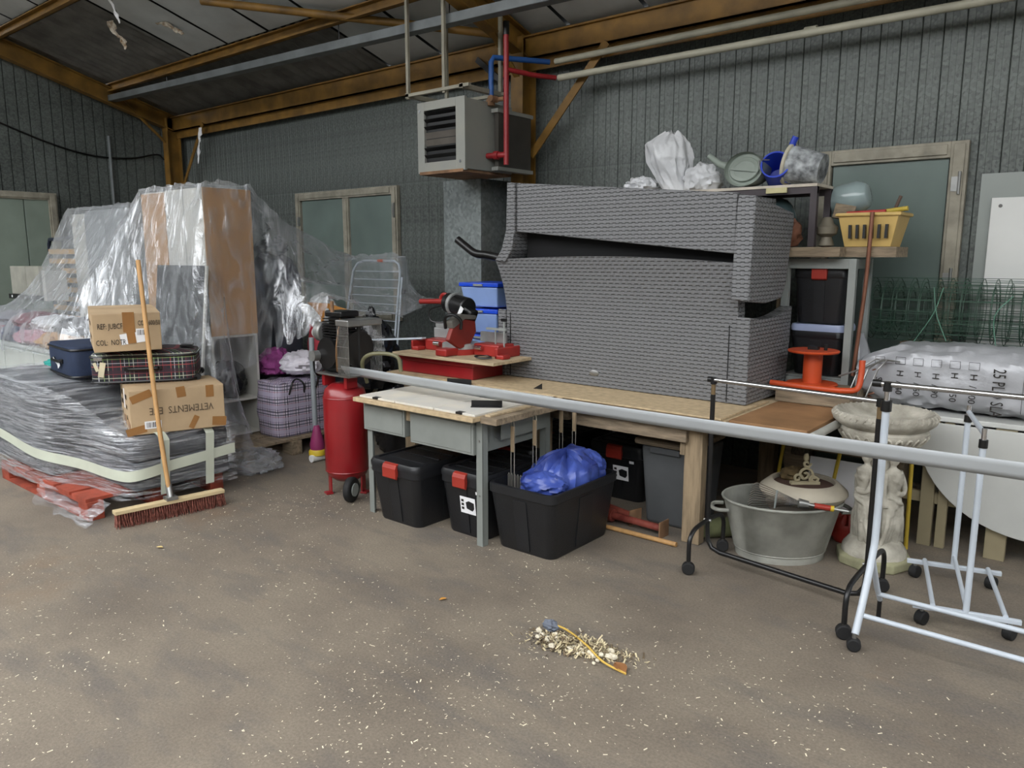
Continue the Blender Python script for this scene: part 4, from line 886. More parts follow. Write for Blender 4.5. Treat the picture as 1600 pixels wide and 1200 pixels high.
grill(-1.75, -1.93, .25, .75, 3, 'wire grill with wooden grip at rear left of the black bin')
grill(-1.66, -1.92, .25, .77, 3, 'wire grill with wooden grip nearest the bench apron')

# ------------------------------------------------------------------ long wooden workbench
bn = T('wooden_workbench', 'long timber workbench carrying the wicker sofas', 'workbench', (-1.85, -1.1, 0))
for k in range(5):
    y0 = -1.85+k*.29; MB().bb(-3.42, -.72 if k < 3 else -.3, y0, y0+.283, .725, .775).obj('top_plank', WOOD if k else OSB, bn, bevel=.004)
MB().bb(-.718, -.3, -1.82, -.99, .735, .775).obj('brown_board', M('brown_board', '#8f6b48', .7, 0, .2, 6), bn, bevel=.003)
MB().bb(-3.42, -.74, -1.87, -1.2, .776, .788).obj('chipboard_sheet', OSB, bn, bevel=.002)
MB().bb(-1.76, -.98, -1.79, -1.745, .6, .69).obj('apron', WOODX, bn, bevel=.004); MB().bb(-3.3, -1.8, -1.79, -1.745, .62, .7).obj('apron', WOODX, bn, bevel=.004)
MB().bb(-2.0, -.3, -1.84, -1.80, .69, .724).obj('edge_rail', WOODX, bn, bevel=.003)
for x in (-.95, -2.05, -3.3):
    for y in (-1.72, -.6): MB().bb(x-.055, x+.055, y-.035, y+.035, 0, .724).obj('leg', WOODZ, bn, bevel=.004)
MB().bb(-1.03, -1.0, -1.76, -1.7, .52, .6).obj('cleat', WOODZ, bn)
one(MB().cyl((-.27, -1.83, .75), (-.27, -.5, .75), .022), 'grey_pipe', M('pvc_grey', '#a7a7a0', .5), 'grey plastic pipe along the right end of the bench', 'pipe', smooth=True)
t = T('round_log', 'short moss-stained log lying at the foot of the bench leg', 'log', (-.88, -1.62, 0))
MB().cyl((-.97, -1.66, .06), (-.82, -1.5, .06), .058, n=18).obj('log_body', M('mossy_wood', '#6e7250', .9, 0, .3, 9), t, smooth=True)
bn2 = T('grey_dustbin', 'grey plastic dustbin with brown wooden lid under the bench', 'dustbin', (-1.2, -1.42, 0))
DG = M('grey_dustbin_plastic', '#4c4e50', .6, 0, .1)
MB().taper((-1.19, -1.40, 0), (.3, .36), (.36, .42), .5).obj('bin_body', DG, bn2, bevel=.02); MB().bb(-1.3, -1.1, -1.625, -1.605, .46, .5).obj('bin_lip', DG, bn2, bevel=.004)
MB().box((-1.2, -1.42, .53), (.4, .46, .04), rx=R(1)).obj('wooden_lid', WOODX, bn2, bevel=.015)
RP = M('rusty_red_paint', '#7c2f26', .55, 0, .4, 9, .3, 30, second='#a8584a')
for k, (a, b_) in enumerate((((-1.98, -1.72, .05), (-1.12, -1.76, .05)), ((-1.98, -1.52, .05), (-1.36, -1.68, .05)))):
    t = T('steel_prop', 'rusty red steel prop lying under the bench, %s one' % ('nearer' if k == 0 else 'farther'), 'prop', (a[0], a[1], 0), group='red steel props')
    a, b_ = Vector(a), Vector(b_); mid = a.lerp(b_, .55); d = (b_-a).normalized()
    MB().cyl(a, mid, .03).obj('outer_tube', RP, t, smooth=True); MB().cyl(mid, b_, .022).obj('inner_tube', RP, t, smooth=True); MB().cyl(mid-d*.02, mid+d*.03, .04).obj('collar_nut', RP, t, smooth=True)
    MB().box(b_+d*.004, (.008, .1, .1), rz=math.atan2(d.y, d.x)).obj('end_plate', RUST, t)
one(MB().cyl((-1.95, -1.86, .014), (-.98, -1.86, .016), .014), 'wooden_stick', HND, 'thin wooden stick on floor in front of red props', 'stick', smooth=True)

# mitre saw on its red toolbox
bx = T('red_toolbox', 'low red toolbox below the mitre saw board', 'toolbox', (-2.85, -1.6, .79))
MB().bb(-3.34, -2.62, -1.78, -1.35, .79, .88).obj('box_body', REDM, bx, bevel=.006); MB().bb(-3.36, -2.6, -1.80, -1.33, .88, .915).obj('box_lid', REDM, bx, bevel=.006)
one(MB().bb(-3.36, -2.36, -1.86, -1.3, .92, .942), 'saw_board', WOOD, 'wooden board between the red toolbox and mitre saw', 'board', bevel=.003)
SR = M('saw_red', '#992a25', .4); SG = M('saw_grey', '#a5a7a6', .4, .4)
sw = T('mitre_saw', 'red and grey mitre saw with black motor on wooden board', 'mitre saw', (-2.85, -1.58, .942))
z = .942
for (a, b_) in ((-3.26, -3.0), (-2.76, -2.52)): MB().bb(a, b_, -1.62, -1.44, z, z+.085).obj('base_wing', SR, sw, bevel=.012)
for x in (-3.3, -2.46): MB().bb(x-.03, x+.05, -1.7, -1.62, z, z+.03).bb(x-.03, x-.005, -1.7, -1.44, z, z+.075).obj('foot', SR, sw, bevel=.008)
MB().lathe([(.14, 0), (.145, .035), (.14, .04)], 32, (-2.9, -1.6, z)).obj('turntable_base', SR, sw, smooth=True); MB().lathe([(.138, .041), (.138, .075), (.13, .08)], 32, (-2.9, -1.6, z)).obj('turntable', SG, sw, smooth=True)
MB().bb(-2.93, -2.82, -1.84, -1.66, z+.001, z+.055).obj('mitre_arm', SR, sw, bevel=.012)
for (a, b_) in ((-3.28, -2.97), (-2.8, -2.56)): MB().bb(a, b_, -1.5, -1.475, z+.085, z+.16).obj('fence', SG, sw, bevel=.004)
MB().bb(-3.26, -3.12, -1.5, -1.478, z+.16, z+.2).obj('fence_top', SG, sw, bevel=.003)
MB().tube(curve3([(-2.95, -1.48, z+.05), (-2.97, -1.42, z+.16), (-2.96, -1.45, z+.25), (-2.92, -1.5, z+.3)], 5), .03, 10).obj('pivot_arm', BLKM, sw, smooth=True)
MB().cyl((-3.1, -1.52, z+.36), (-2.86, -1.56, z+.33), .075, n=24).obj('motor', BLKM, sw, smooth=True, bevel=.01)
MB().cyl((-3.03, -1.53, z+.352), (-3.0, -1.535, z+.349), .085, n=24).obj('gear_ring', SG, sw, smooth=True)
MB().box((-2.87, -1.56, z+.27), (.12, .09, .14), ry=R(25)).obj('motor_end', BLKM, sw, bevel=.02)
MB().prism([(-2.86, z+.35), (-2.83, z+.33), (-2.85, z+.30), (-2.9, z+.28)], 'y', -1.643, -1.64).obj('white_emblem', WHITE, sw)
MB().prism([(-1.84, z+.12), (-1.72, z+.05), (-1.62, z+.07), (-1.55, z+.16), (-1.56, z+.24), (-1.68, z+.26), (-1.8, z+.2)], 'x', -2.83, -2.79).obj('blade_guard', M('guard_red', '#7d2a22', .45, .1), sw, bevel=.008)
MB().prism([(-1.8, z+.2), (-1.68, z+.26), (-1.56, z+.25), (-1.56, z+.28), (-1.72, z+.3), (-1.82, z+.25)], 'x', -2.84, -2.78).obj('upper_guard', M('guard_grey', '#77746e', .4, .4), sw, bevel=.006)
MB().tube(curve3([(-2.86, -1.8, z+.2), (-2.83, -1.83, z+.28), (-2.76, -1.82, z+.3), (-2.72, -1.79, z+.26), (-2.73, -1.78, z+.2)], 5), .012, 8).obj('grip_handle', BLKM, sw, smooth=True)
MB().cyl((-3.42, -1.5, z+.355), (-3.16, -1.51, z+.365), .02).obj('side_handle', SR, sw, smooth=True); MB().tube(arc((-3.15, -1.51, z+.38), .04, 0, 360, 16, 'xz'), .014, 8).obj('handle_ring', SR, sw, smooth=True)
MB().tube(curve3([(-3.12, -1.55, z+.34), (-3.22, -1.6, z+.3), (-3.2, -1.6, z+.22), (-3.06, -1.57, z+.22), (-3.0, -1.55, z+.28)], 6), .006, 6).obj('power_cable', BLKM, sw, smooth=True)
MB().cyl((-2.6, -1.56, z+.085), (-2.6, -1.56, z+.2), .006, n=8).cyl((-2.52, -1.56, z+.05), (-2.52, -1.56, z+.25), .006, n=8).bb(-2.68, -2.5, -1.57, -1.55, z+.185, z+.2).obj('work_clamp', GREYM, sw); MB().bb(-2.54, -2.5, -1.57, -1.55, z+.25, z+.27).obj('clamp_knob', BLKM, sw)
for x in (-3.14, -2.72): MB().cyl((x, -1.64, z+.06), (x+.06, -1.64, z+.06), .016, n=12).obj('lock_lever', CHROME, sw, smooth=True)
one(MB().tube(curve3([(-2.62, -1.74, .952), (-2.55, -1.78, .955), (-2.5, -1.72, .955), (-2.57, -1.7, .96), (-2.6, -1.78, .962), (-2.52, -1.8, .955), (-2.47, -1.75, .955)], 6), .005, 6), 'coiled_cable', BLKM, 'small coil of black cable on the saw board', 'cable', smooth=True)
one(MB().box((-3.62, -1.66, 1.0), (.75, .045, .012), rz=R(3), ry=R(-5)), 'white_strip', WHTM, 'white strip sticking out left of the mitre saw', 'strip')

# blue lidded boxes
BT = M('translucent_blue_plastic', '#8fa9dc', .35, 0, .06); BL = M('blue_lid', '#1f4fd8', .35, 0, .06)
t0 = one(MB().bb(-3.62, -3.0, -1.02, -.52, .778, .80), 'backing_board', OSB, 'board under the stack of blue boxes at the wall', 'board')
for k in range(3):
    zb = .80+k*.215; w = .38+.012*k
    t = T('blue_box', ('bottom', 'middle', 'top')[k]+' box of the translucent blue stack behind the saw', 'storage box', (-3.3, -.78, zb), group='blue storage boxes')
    MB().taper((-3.3, -.78, zb), (w*.88, .3), (w, .36), .165).obj('box_body', BT, t, bevel=.012)
    MB().bb(-3.3-w/2-.014, -3.3+w/2+.014, -.97, -.59, zb+.165, zb+.2).obj('lid', BL, t, bevel=.008); MB().bb(-3.34, -3.24, -.985, -.97, zb+.172, zb+.19).obj('clip', GREYM, t, bevel=.003)
bag('dark_sack', (-2.72, -1.12, .965), (.14, .16, .24), 'dark grey sack behind the wicker sofa left end', M('dark_sack', '#33363b', .6, 0, .2, 8, .5, 30), 61, .2, .17)

# ------------------------------------------------------------------ wicker sofas, stacked
w1_ = T('wicker_sofa', 'grey wicker sofa standing with its back outward on the bench', 'sofa', (-1.7, -1.2, .79), group='stacked wicker sofas')
def backf2(u, v, off):
    x = -2.585+u*1.735; z = .792+v*(.83+.03*math.sin(math.pi*u)-.015*u)
    q = max(0, v-.5)/.5; fl = q*q
    x += (-.045*fl if u < .5 else .0)*(1-2*u if u < .5 else 0)
    return (x, -1.45-.075*fl+off+.0, z)
b = MB(); nu, nv = 24, 18
b.grid(lambda u, v: backf2(u, v, 0), nu, nv); k0 = len(b.v); b.grid(lambda u, v: backf2(u, v, .06+.05*v), nu, nv)
ring = [i for i in range(nu+1)] + [j*(nu+1)+nu for j in range(1, nv+1)] + [nv*(nu+1)+i for i in range(nu-1, -1, -1)] + [j*(nu+1) for j in range(nv-1, 0, -1)]
b.add([], []); b.f += [(ring[i], ring[(i+1) % len(ring)], k0+ring[(i+1) % len(ring)], k0+ring[i]) for i in range(len(ring))]
b.obj('backrest', MW, w1_, smooth=True)
def armp(y0, y1, z1, z2): return [(y0, .792)] + [(y0, z1-.02)] + [(y0+(y1-y0)*k/10, z1-.035*math.sin(math.pi*k/10)+(z2-z1)*k/10) for k in range(11)] + [(y1-.015, 1.1), (y1-.05, .792)]
MB().prism(armp(-1.462, -.80, 1.30, 1.335), 'x', -.855, -.775).obj('arm', MW, w1_, bevel=.006)
MB().prism(armp(-1.462, -.80, 1.27, 1.3), 'x', -2.66, -2.59).obj('arm', MW, w1_, bevel=.006)
MB().bb(-2.59, -.855, -1.35, -.84, .83, 1.12).obj('seat', MW, w1_, bevel=.01)
for x in (-2.55, -.90): MB().bb(x-.0015, x+.0015, -1.456, -1.45, .8, 1.25).obj('frame_seam', BLKM, w1_)
bd = MB().lathe([(.038, 0), (.036, .004), (.03, .006)], 24).xf(Matrix.Translation((-1.83, -1.451, .88)) @ Matrix.Rotation(R(90), 4, 'X') @ Matrix.Diagonal((1, .55, 1, 1))).obj('oval_badge', STEEL, w1_, smooth=True)
w2_ = T('wicker_sofa', 'grey wicker sofa turned upside down on top of the other', 'sofa', (-1.7, -1.2, 1.4), group='stacked wicker sofas')
def tl(x): return -.09*(x+1.7)      # the upper sofa tilts down to the right
def slab(poly_xz, y0, y1, name, mat=MW, bev=.006): return MB().prism([(x, z+tl(x)) for x, z in poly_xz], 'y', y0, y1).obj(name, mat, w2_, bevel=bev)
slab([(-2.44, 2.07), (-.86, 2.07), (-.86, 1.735), (-2.44, 1.745)], -1.52, -1.47, 'front_rail')
slab([(-2.51, 2.07), (-2.443, 2.07), (-2.443, 1.75), (-2.47, 1.62), (-2.53, 1.53), (-2.62, 1.53), (-2.56, 1.62), (-2.52, 1.75)], -1.54, -.95, 'arm')
b = MB().prism([(-1.525, 2.06), (-.93, 1.99), (-.92, 1.95), (-1.0, 1.56), (-1.06, 1.48), (-1.3, 1.46), (-1.56, 1.48), (-1.55, 1.7)], 'x', -.857, -.75)
b.v = [(x, y, z+tl(x)) for x, y, z in b.v]; b.obj('arm', MW, w2_, bevel=.01)
slab([(-2.44, 2.066), (-.86, 2.066), (-.86, 2.03), (-2.44, 2.03)], -1.47, -.94, 'seat_base')
slab([(-2.44, 2.03), (-.86, 2.03), (-.86, 1.66), (-2.44, 1.66)], -1.0, -.94, 'backrest')
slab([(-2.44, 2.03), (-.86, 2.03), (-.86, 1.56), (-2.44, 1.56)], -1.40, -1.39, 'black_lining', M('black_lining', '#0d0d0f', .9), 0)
for x in (-2.447, -.852):
    slab([(x-.003, 2.06), (x+.003, 2.06), (x+.003, 1.76), (x-.003, 1.76)], -1.5255, -1.52, 'frame_seam', BLKM, 0)
one(MB().tube(curve3([(-3.17, -1.34, 1.77), (-3.08, -1.33, 1.71), (-3.0, -1.32, 1.665), (-2.88, -1.3, 1.65), (-2.62, -1.28, 1.6)], 6), .03, 12), 'black_tube_handle', BLKM, 'bent black tube sticking out left of the upper sofa', 'tube', smooth=True)

# ------------------------------------------------------------------ shelf behind the sofas
sh = T('steel_shelf_frame', 'grey steel shelf frame on the bench holding two black bins', 'shelf', (-.62, -.6, .78))
for x in (-.83, -.43):
    for y in (-.78, -.46): MB().bb(x-.022, x+.022, y-.02, y+.02, .777, 1.63).obj('post', GREYM, sh, bevel=.002)
for z in (1.6, .86):
    for y in (-.78, -.46): MB().bb(-.81, -.45, y-.018, y+.018, z-.03, z+.03).obj('rail', GREYM, sh, bevel=.002)
    for x in (-.83, -.43): MB().bb(x-.018, x+.018, -.76, -.48, z-.03, z+.03).obj('rail', GREYM, sh, bevel=.002)
MB().bb(-.81, -.45, -.77, -.47, .89, .9).obj('shelf_board', GREYM, sh); MB().bb(-.81, -.45, -.77, -.47, 1.615, 1.63).obj('shelf_board', GREYM, sh)
CLR = M('clear_lid_plastic', '#9aa6c4', .3, 0, .08)
tote('black bin with milky clear lid, lower in the steel shelf', -.63, -.63, .33, .27, .29, z=.902, latch=False, lidmat=CLR, group='bins in the steel shelf')
tote('black bin with red latch, upper in the steel shelf', -.63, -.63, .33, .25, .34, z=1.228, group='bins in the steel shelf')
one(MB().bb(-.885, -.855, -.78, -.70, .79, 1.62), 'timber_upright', WOODZ, 'timber upright squeezed between sofa and steel shelf', 'timber')
one(MB().bb(-1.5, -.48, -.9, -.55, 1.64, 1.70), 'shelf_plank', WOODX, 'rough plank lying across the steel shelf', 'plank', bevel=.004)
# dark stand with watering cans on top
st = T('dark_metal_stand', 'low dark angle-iron stand with pale top holding watering cans', 'stand', (-1.0, -.72, 1.7))
DKM = M('dark_angle_iron', '#3a3336', .6, 0, .2)
for x in (-1.95, -.66):
    for y in (-.86, -.6): MB().bb(x-.02, x+.02, y-.018, y+.018, 1.702, 2.06).obj('leg', DKM, st)
for y in (-.86, -.6): MB().bb(-1.97, -.64, y-.012, y+.012, 2.02, 2.06).obj('rail', DKM, st)
MB().bb(-1.97, -.64, -.88, -.58, 2.06, 2.078).obj('top_board', M('pale_worn_board', '#b9b0a2', .7, 0, .2), st, bevel=.002); MB().bb(-.95, -.82, -.89, -.878, 2.03, 2.062).obj('yellowed_tape', M('yellowed_tape', '#b5ad82', .6), st)
one(MB().bb(-1.97, -1.52, -.9, -.55, 1.64, 1.70), 'shelf_plank', WOODX, 'rough plank hidden behind the upper sofa', 'plank')
one(MB().bb(-1.9, -1.84, -.78, -.7, .777, 1.64).bb(-1.84, -1.6, -.78, -.7, 1.6, 1.64), 'timber_upright', WOODZ, 'timber bracket behind the wicker sofas', 'timber')
WC = M('grey_green_plastic', '#838c83', .5, 0, .08)
wc = T('watering_can', 'grey-green plastic watering can lying with its oval base outward', 'watering can', (-1.17, -.72, 2.08))
m_ = Matrix.Translation((-1.13, -.8, 2.195)) @ Matrix.Rotation(R(-8), 4, 'Y') @ Matrix.Rotation(R(90), 4, 'X')
MB().lathe([(.02, .012), (.09, .012), (.095, .0), (.115, .0), (.128, .012), (.13, .03), (.12, -.14), (.1, -.17), (.03, -.19)][::1], 36, sx=1.0, sy=.82).xf(m_).obj('can_body', WC, wc, smooth=True)
MB().lathe([(.07, .014), (.095, .018), (.1, .013)], 36, sx=1, sy=.75, close=False).xf(m_).obj('base_ring', WC, wc, smooth=True); MB().box((-1.13, -.818, 2.19), (.19, .008, .01), ry=R(8)).obj('base_rib', WC, wc)
MB().tube([(-1.2, -.72, 2.2), (-1.34, -.72, 2.25), (-1.42, -.73, 2.31)], [.04, .022, .018], 12).obj('spout', WC, wc, smooth=True)
BLP = M('blue_plastic', '#2741b5', .4, 0, .08)
bb_ = T('blue_watering_can', 'blue plastic can with a tall spout beside the grey watering can', 'watering can', (-.95, -.74, 2.08))
mm = Matrix.Translation((-.95, -.72, 2.175)) @ Matrix.Rotation(R(12), 4, 'Z') @ Matrix.Rotation(R(68), 4, 'X')
MB().lathe([(.02, -.13), (.075, -.13), (.085, .09), (.09, .1), (.08, .1), (.07, -.1), (.02, -.11)], 28).xf(mm).obj('can_body', BLP, bb_, smooth=True)
MB().tube(curve3([(-.9, -.72, 2.11), (-.87, -.73, 2.22), (-.86, -.73, 2.33), (-.84, -.73, 2.38)], 5), [.026]*6+[.02]*10, 12).obj('spout', BLP, bb_, smooth=True)
MB().tube(curve3([(-.96, -.83, 2.24), (-1.03, -.82, 2.24), (-1.02, -.82, 2.18)], 5), .004, 6).obj('wire_bail', STEEL, bb_)
PB = M('plastered_bucket', '#56595c', .7, 0, .3, 18, .4, 40, second='#b7bbbd')
t = T('plaster_bucket', 'grey mortar bucket crusted with white plaster lying tilted', 'bucket', (-.76, -.74, 2.08))
mm = Matrix.Translation((-.77, -.70, 2.195)) @ Matrix.Rotation(R(-78), 4, 'Y')
MB().lathe([(.02, -.1), (.09, -.1), (.118, .11), (.124, .112), (.124, .12), (.114, .12), (.085, -.08), (.02, -.085)], 32).xf(mm).obj('bucket_body', PB, t, smooth=True)
MB().lathe([(.119, .1), (.128, .105), (.128, .122), (.119, .124)], 32, close=False).xf(mm).obj('rim', M('cream_rim', '#b5b09c', .6), t, smooth=True)
t = T('glass_demijohn', 'pale teal glass jar lying at the right end of the stand', 'jar', (-.53, -.55, 1.98))
mm = Matrix.Translation((-.545, -.53, 2.0)) @ Matrix.Rotation(R(80), 4, 'Y')
TEAL = M('teal_glass', '#8b9a9a', .12, 0, .1)
MB().lathe([(.02, -.12), (.08, -.11), (.1, -.06), (.1, .05), (.075, .1), (.06, .11), (.02, .112)], 28).xf(mm).obj('jar_body', TEAL, t, smooth=True)
one(crumple((-.95, -.7, 1.86), (.13, .1, .15), .04, 70, 28, 18, flat=.155), 'glass_jar', M('dark_glass', '#3b4a4c', .15), 'dark rounded glass jar inside the stand', 'jar', smooth=True)
one(crumple((-.86, -.82, 1.78), (.1, .05, .09), .25, 71, 24, 14, flat=.076), 'rusty_crumpled_can', M('rust_brown', '#6e4734', .8, 0, .3, 10), 'rusty brown crumpled can at front of the plank', 'can', smooth=True)
t = T('old_lamp_head', 'grimy round lamp head standing on the plank behind the stand leg', 'lamp', (-.72, -.78, 1.7))
MB().lathe([(.02, 0), (.05, .01), (.03, .06), (.06, .08), (.065, .12), (.04, .14), (.03, .17), (.02, .18)], 24, (-.6, -.78, 1.7)).obj('lamp_body', M('grimy_brass', '#6d675a', .5, .3, .3), t, smooth=True)
one(MB().box((-.56, -.6, 1.915), (.12, .1, .09), rz=.3, ry=.2), 'wood_offcut', WOODX, 'wood offcut on top of the yellow basket', 'offcut', bevel=.004)
YB = M('yellow_basket_plastic', '#bfa160', .5, 0, .1)
yb = T('yellow_basket', 'yellow plastic basket of tools on the steel shelf', 'basket', (-.48, -.64, 1.63))
def walls(c, d0, d1, h, th, name, mat, parent):
    b = MB(); v = []
    for z, d, k in ((0, d0, 0), (h, d1, 0), (h, d1, th), (th, d0, th)):
        for sx, sy in ((-1, -1), (1, -1), (1, 1), (-1, 1)): v.append((c[0]+sx*(d[0]/2-k), c[1]+sy*(d[1]/2-k), c[2]+z))
    f = [(0, 3, 2, 1), (12, 13, 14, 15)]
    for r in range(3):
        for q in range(4): f.append((r*4+q, r*4+(q+1) % 4, (r+1)*4+(q+1) % 4, (r+1)*4+q))
    return b.add(v, f).obj(name, mat, parent, bevel=.006)
walls((-.37, -.64, 1.701), (.26, .22), (.34, .28), .19, .006, 'basket_body', YB, yb)
MB().tube([(-.545, -.785, 1.89), (-.195, -.785, 1.89), (-.195, -.495, 1.89), (-.545, -.495, 1.89)], .011, 8, closed=True).obj('rim', YB, yb, smooth=True)
for k in range(6): MB().prism([(-.47+k*.04, 1.75), (-.455+k*.04, 1.75), (-.458+k*.041, 1.83), (-.473+k*.041, 1.83)], 'y', -.79, -.757).obj('slot', BLKM, yb)
MB().bb(-.235, -.22, -.7, -.56, 1.66, 1.7).obj('base_ledge', YB, yb)
one(MB().bb(-.51, -.2, -.78, -.5, 1.64, 1.70), 'plank_offcut', WOODX, 'short plank under the yellow basket', 'plank')
for k, (hx, a, b_, r_) in enumerate((('#a3312a', (-.5, -.74, 1.9), (-.28, -.75, 1.905), .012), ('#9a9a98', (-.42, -.6, 1.86), (-.2, -.66, 1.93), .009), ('#b9a13c', (-.35, -.7, 1.9), (-.17, -.72, 1.92), .014), ('#5d4b40', (-.3, -.58, 1.85), (-.24, -.6, 2.0), .01))):
    one(MB().cyl(a, b_, r_, n=10), 'hand_tool', M('tool'+hx, hx, .5), ('red', 'steel', 'yellow', 'brown')[k]+' tool handle in the yellow basket', 'tool', group='tools in the yellow basket', smooth=True)
COP = M('copper', '#7d5442', .45, .5, .15)
one(MB().tube(curve3([(-.34, -.80, 1.9), (-.345, -.81, 1.5), (-.36, -.82, 1.2), (-.375, -.83, .93)], 5), .012, 10), 'copper_pipe', COP, 'thin copper pipe leaning upright beside the steel shelf', 'pipe', smooth=True)
# white crumpled bags on top of the stand
WB = M('white_crumpled_plastic', '#c9cacc', .4, 0, .1, 8, .6, 22)
ws = T('white_plastic_sack', 'tall crumpled white plastic sack standing on the stand', 'bag', (-1.7, -.73, 2.078))
def sack(u, v):
    a = 2*math.pi*u; ca, sa = math.cos(a), math.sin(a)
    r_ = np.interp(v, [0, .2, .55, .8, 1], [.085, .10, .135, .12, .035]); cx_ = np.interp(v, [0, .5, .8, 1], [-1.64, -1.72, -1.74, -1.70]); z_ = 2.082+.39*v
    f1 = 1-2*abs(noise.noise(Vector((ca*1.5, sa*1.5, v*1.3+4)))); f2 = 1-2*abs(noise.noise(Vector((ca*2.6+v, sa*2.6, v*2.4+1)))); f3 = noise.noise(Vector((ca*6, sa*6, v*7)))
    k = 1+(.24*f1+.16*f2+.05*f3)*min(1, v*3+.35)
    return (cx_+ca*r_*k, -.73+sa*r_*k*.8, z_+.03*f1*v)
MB().grid(sack, 100, 60).obj('sack_body', WB, ws, smooth=True)
bag('white_plastic_sack', (-1.46, -.72, 2.15), (.11, .1, .1), 'small white plastic bundle between tall sack and watering can', WB, 84, .2, .07, n=60, m=36, fr=1.4)
bag('white_plastic_sack', (-1.90, -.78, 2.125), (.1, .1, .06), 'flat white plastic scrap left of the tall sack', WB, 86, .25, .045)

# reel, tubes and wire on the bench right end
one(MB().bb(-.735, -.3, -1.12, -.83, .777, .87), 'timber_block', WOODX, 'timber block under the orange cable reel', 'timber', bevel=.005)
ORG = M('orange_plastic', '#c04a22', .45, 0, .08)
rl = T('orange_cable_reel', 'empty orange cable reel standing behind the clothes rack', 'cable reel', (-.57, -.97, .88))
MB().lathe([(.145, 0), (.15, .006), (.145, .014), (.03, .016)], 36, (-.57, -.97, .874)).obj('lower_flange', ORG, rl, smooth=True)
MB().lathe([(.055, .014), (.055, .2)], 28, (-.57, -.97, .874)).obj('drum', ORG, rl, smooth=True)
MB().lathe([(.03, .2), (.145, .2), (.15, .208), (.145, .214), (.03, .216)], 36, (-.57, -.97, .874)).obj('upper_flange', ORG, rl, smooth=True)
MB().box((-.57, -.97, 1.1), (.06, .04, .022)).cyl((-.5, -.97, 1.09), (-.5, -.97, 1.125), .01).obj('crank_knob', BLKM, rl)
one(MB().tube(curve3([(-.76, -1.135, .89), (-.5, -1.14, .885), (-.33, -1.13, .885), (-.27, -1.1, .9), (-.26, -1.08, .98), (-.262, -1.07, 1.06)], 6), .017, 10), 'orange_tube', ORG, 'bent orange plastic tube in front of cable reel', 'tube', smooth=True)
t = T('wire_rack', 'small dark bent-wire rack by the bench corner', 'rack', (-.2, -.9, .6))
for k in range(3): MB().tube([(-.36+k*.05, -1.0, .8), (-.30+k*.05, -.98, 1.0), (-.22+k*.03, -.95, 1.06), (-.16+k*.03, -.92, 1.05)], .005, 6).obj('rack_wire', STEEL, t, smooth=True)
MB().tube([(-.4, -1.02, .95), (-.28, -1.0, 1.0), (-.17, -.95, 1.06)], .006, 6).obj('cross_wire', STEEL, t, smooth=True); MB().tube([(-.4, -1.02, .8), (-.25, -1.03, .7), (-.2, -1.03, .6)], .005, 6).obj('cross_wire', STEEL, t, smooth=True)
one(MB().tube([(-.25+.03*math.cos(k*.8), -.86+.03*math.sin(k*.8), .72+k*.009) for k in range(36)], .006, 6), 'copper_coil', COP, 'twisted copper coil beside the silver bag', 'coil', smooth=True)

# ------------------------------------------------------------------ drop-leaf table, silver bag, green mesh
DL = M('cream_white_table', '#bcbdb9', .5, 0, .05, 4); CRM = M('cream_wood', '#958a6e', .65, 0, .12, 5)
dt = T('drop_leaf_table', 'white drop-leaf table with its rounded leaf hanging down', 'table', (.6, -.65, 0))
MB().bb(-.3, 1.3, -.93, -.3, .735, .765).obj('table_top', DL, dt, bevel=.006)
MB().prism([(.02, .73)] + [(.62-.6*math.cos(R(a)), .73-.58*math.sin(R(a))) for a in range(6, 180, 6)] + [(1.22, .73)], 'y', -.965, -.94).obj('hanging_leaf', DL, dt, bevel=.004)
for (x, w) in ((.10, .07), (.18, .05), (.45, .1), (1.1, .1)): MB().bb(x-w/2, x+w/2, -.92 if x != .18 else -.915, -.88, 0, .734).obj('leg', CRM, dt, bevel=.003)
for x in (-.2, 1.2): MB().bb(x-.04, x+.04, -.4, -.33, 0, .734).obj('leg', CRM, dt, bevel=.003)
MB().bb(-.2, 1.2, -.9, -.87, .25, .31).obj('stretcher', CRM, dt)
SIL = M('silver_bag_plastic', '#a9aaae', .38, .15, .12, 5, .6, 14)
fb = T('silver_insulation_bag', 'large silver plastic bag of insulation with black print lying on table', 'bag', (.4, -.6, .765))
def fbag(u, w):
    x = -.34+u*1.75; a = 2*math.pi*w; e = .55
    cc, ss = math.cos(a), math.sin(a)
    k = min(1, .55+u*4) if u < .12 else 1
    q = .018*(1-2*abs(noise.noise(Vector((x*6, cc*3, ss*3)))))+.01*noise.noise(Vector((x*16, cc*6, ss*6)))
    return (x, -.62+math.copysign(abs(cc)**e, cc)*(.27+q), .94+math.copysign(abs(ss)**e, ss)*(.17*k+q)+.02*math.sin(u*5))
b = MB(); nu, nv = 70, 40; v = [fbag(i/nu, j/nv) for i in range(nu+1) for j in range(nv)]; f = []
for i in range(nu):
    for j in range(nv): f.append((i*nv+j, i*nv+(j+1) % nv, (i+1)*nv+(j+1) % nv, (i+1)*nv+j))
f += [tuple(range(nv)), tuple(nu*nv+j for j in range(nv))]
b.add(v, f).obj('bag_body', SIL, fb, smooth=True)
MB().grid(lambda u, w: (-.36-.02*u+.05*w*(1-u), -.8+.12*w+.05*u, 1.02+.16*u+.02*noise.noise(Vector((u*4, w*4, 2)))), 8, 6).obj('sealed_corner', SIL, fb, smooth=True, solid=.004)
yf = -.905
for k, s_ in enumerate(('40', '60', '90', '150', '200')):
    x = -.10+k*.092
    text('H  / '+s_, .05, INK, fb, (x, yf, .93), (0, 0, -1), (1, 0, 0), sx=1.0)
def sq(x, z, s_=.05): return MB().tube([(x, yf, z), (x+s_, yf, z), (x+s_, yf, z+s_*.8), (x, yf, z+s_*.8)], .0016, 4, closed=True).obj('printed_square', INK, fb)
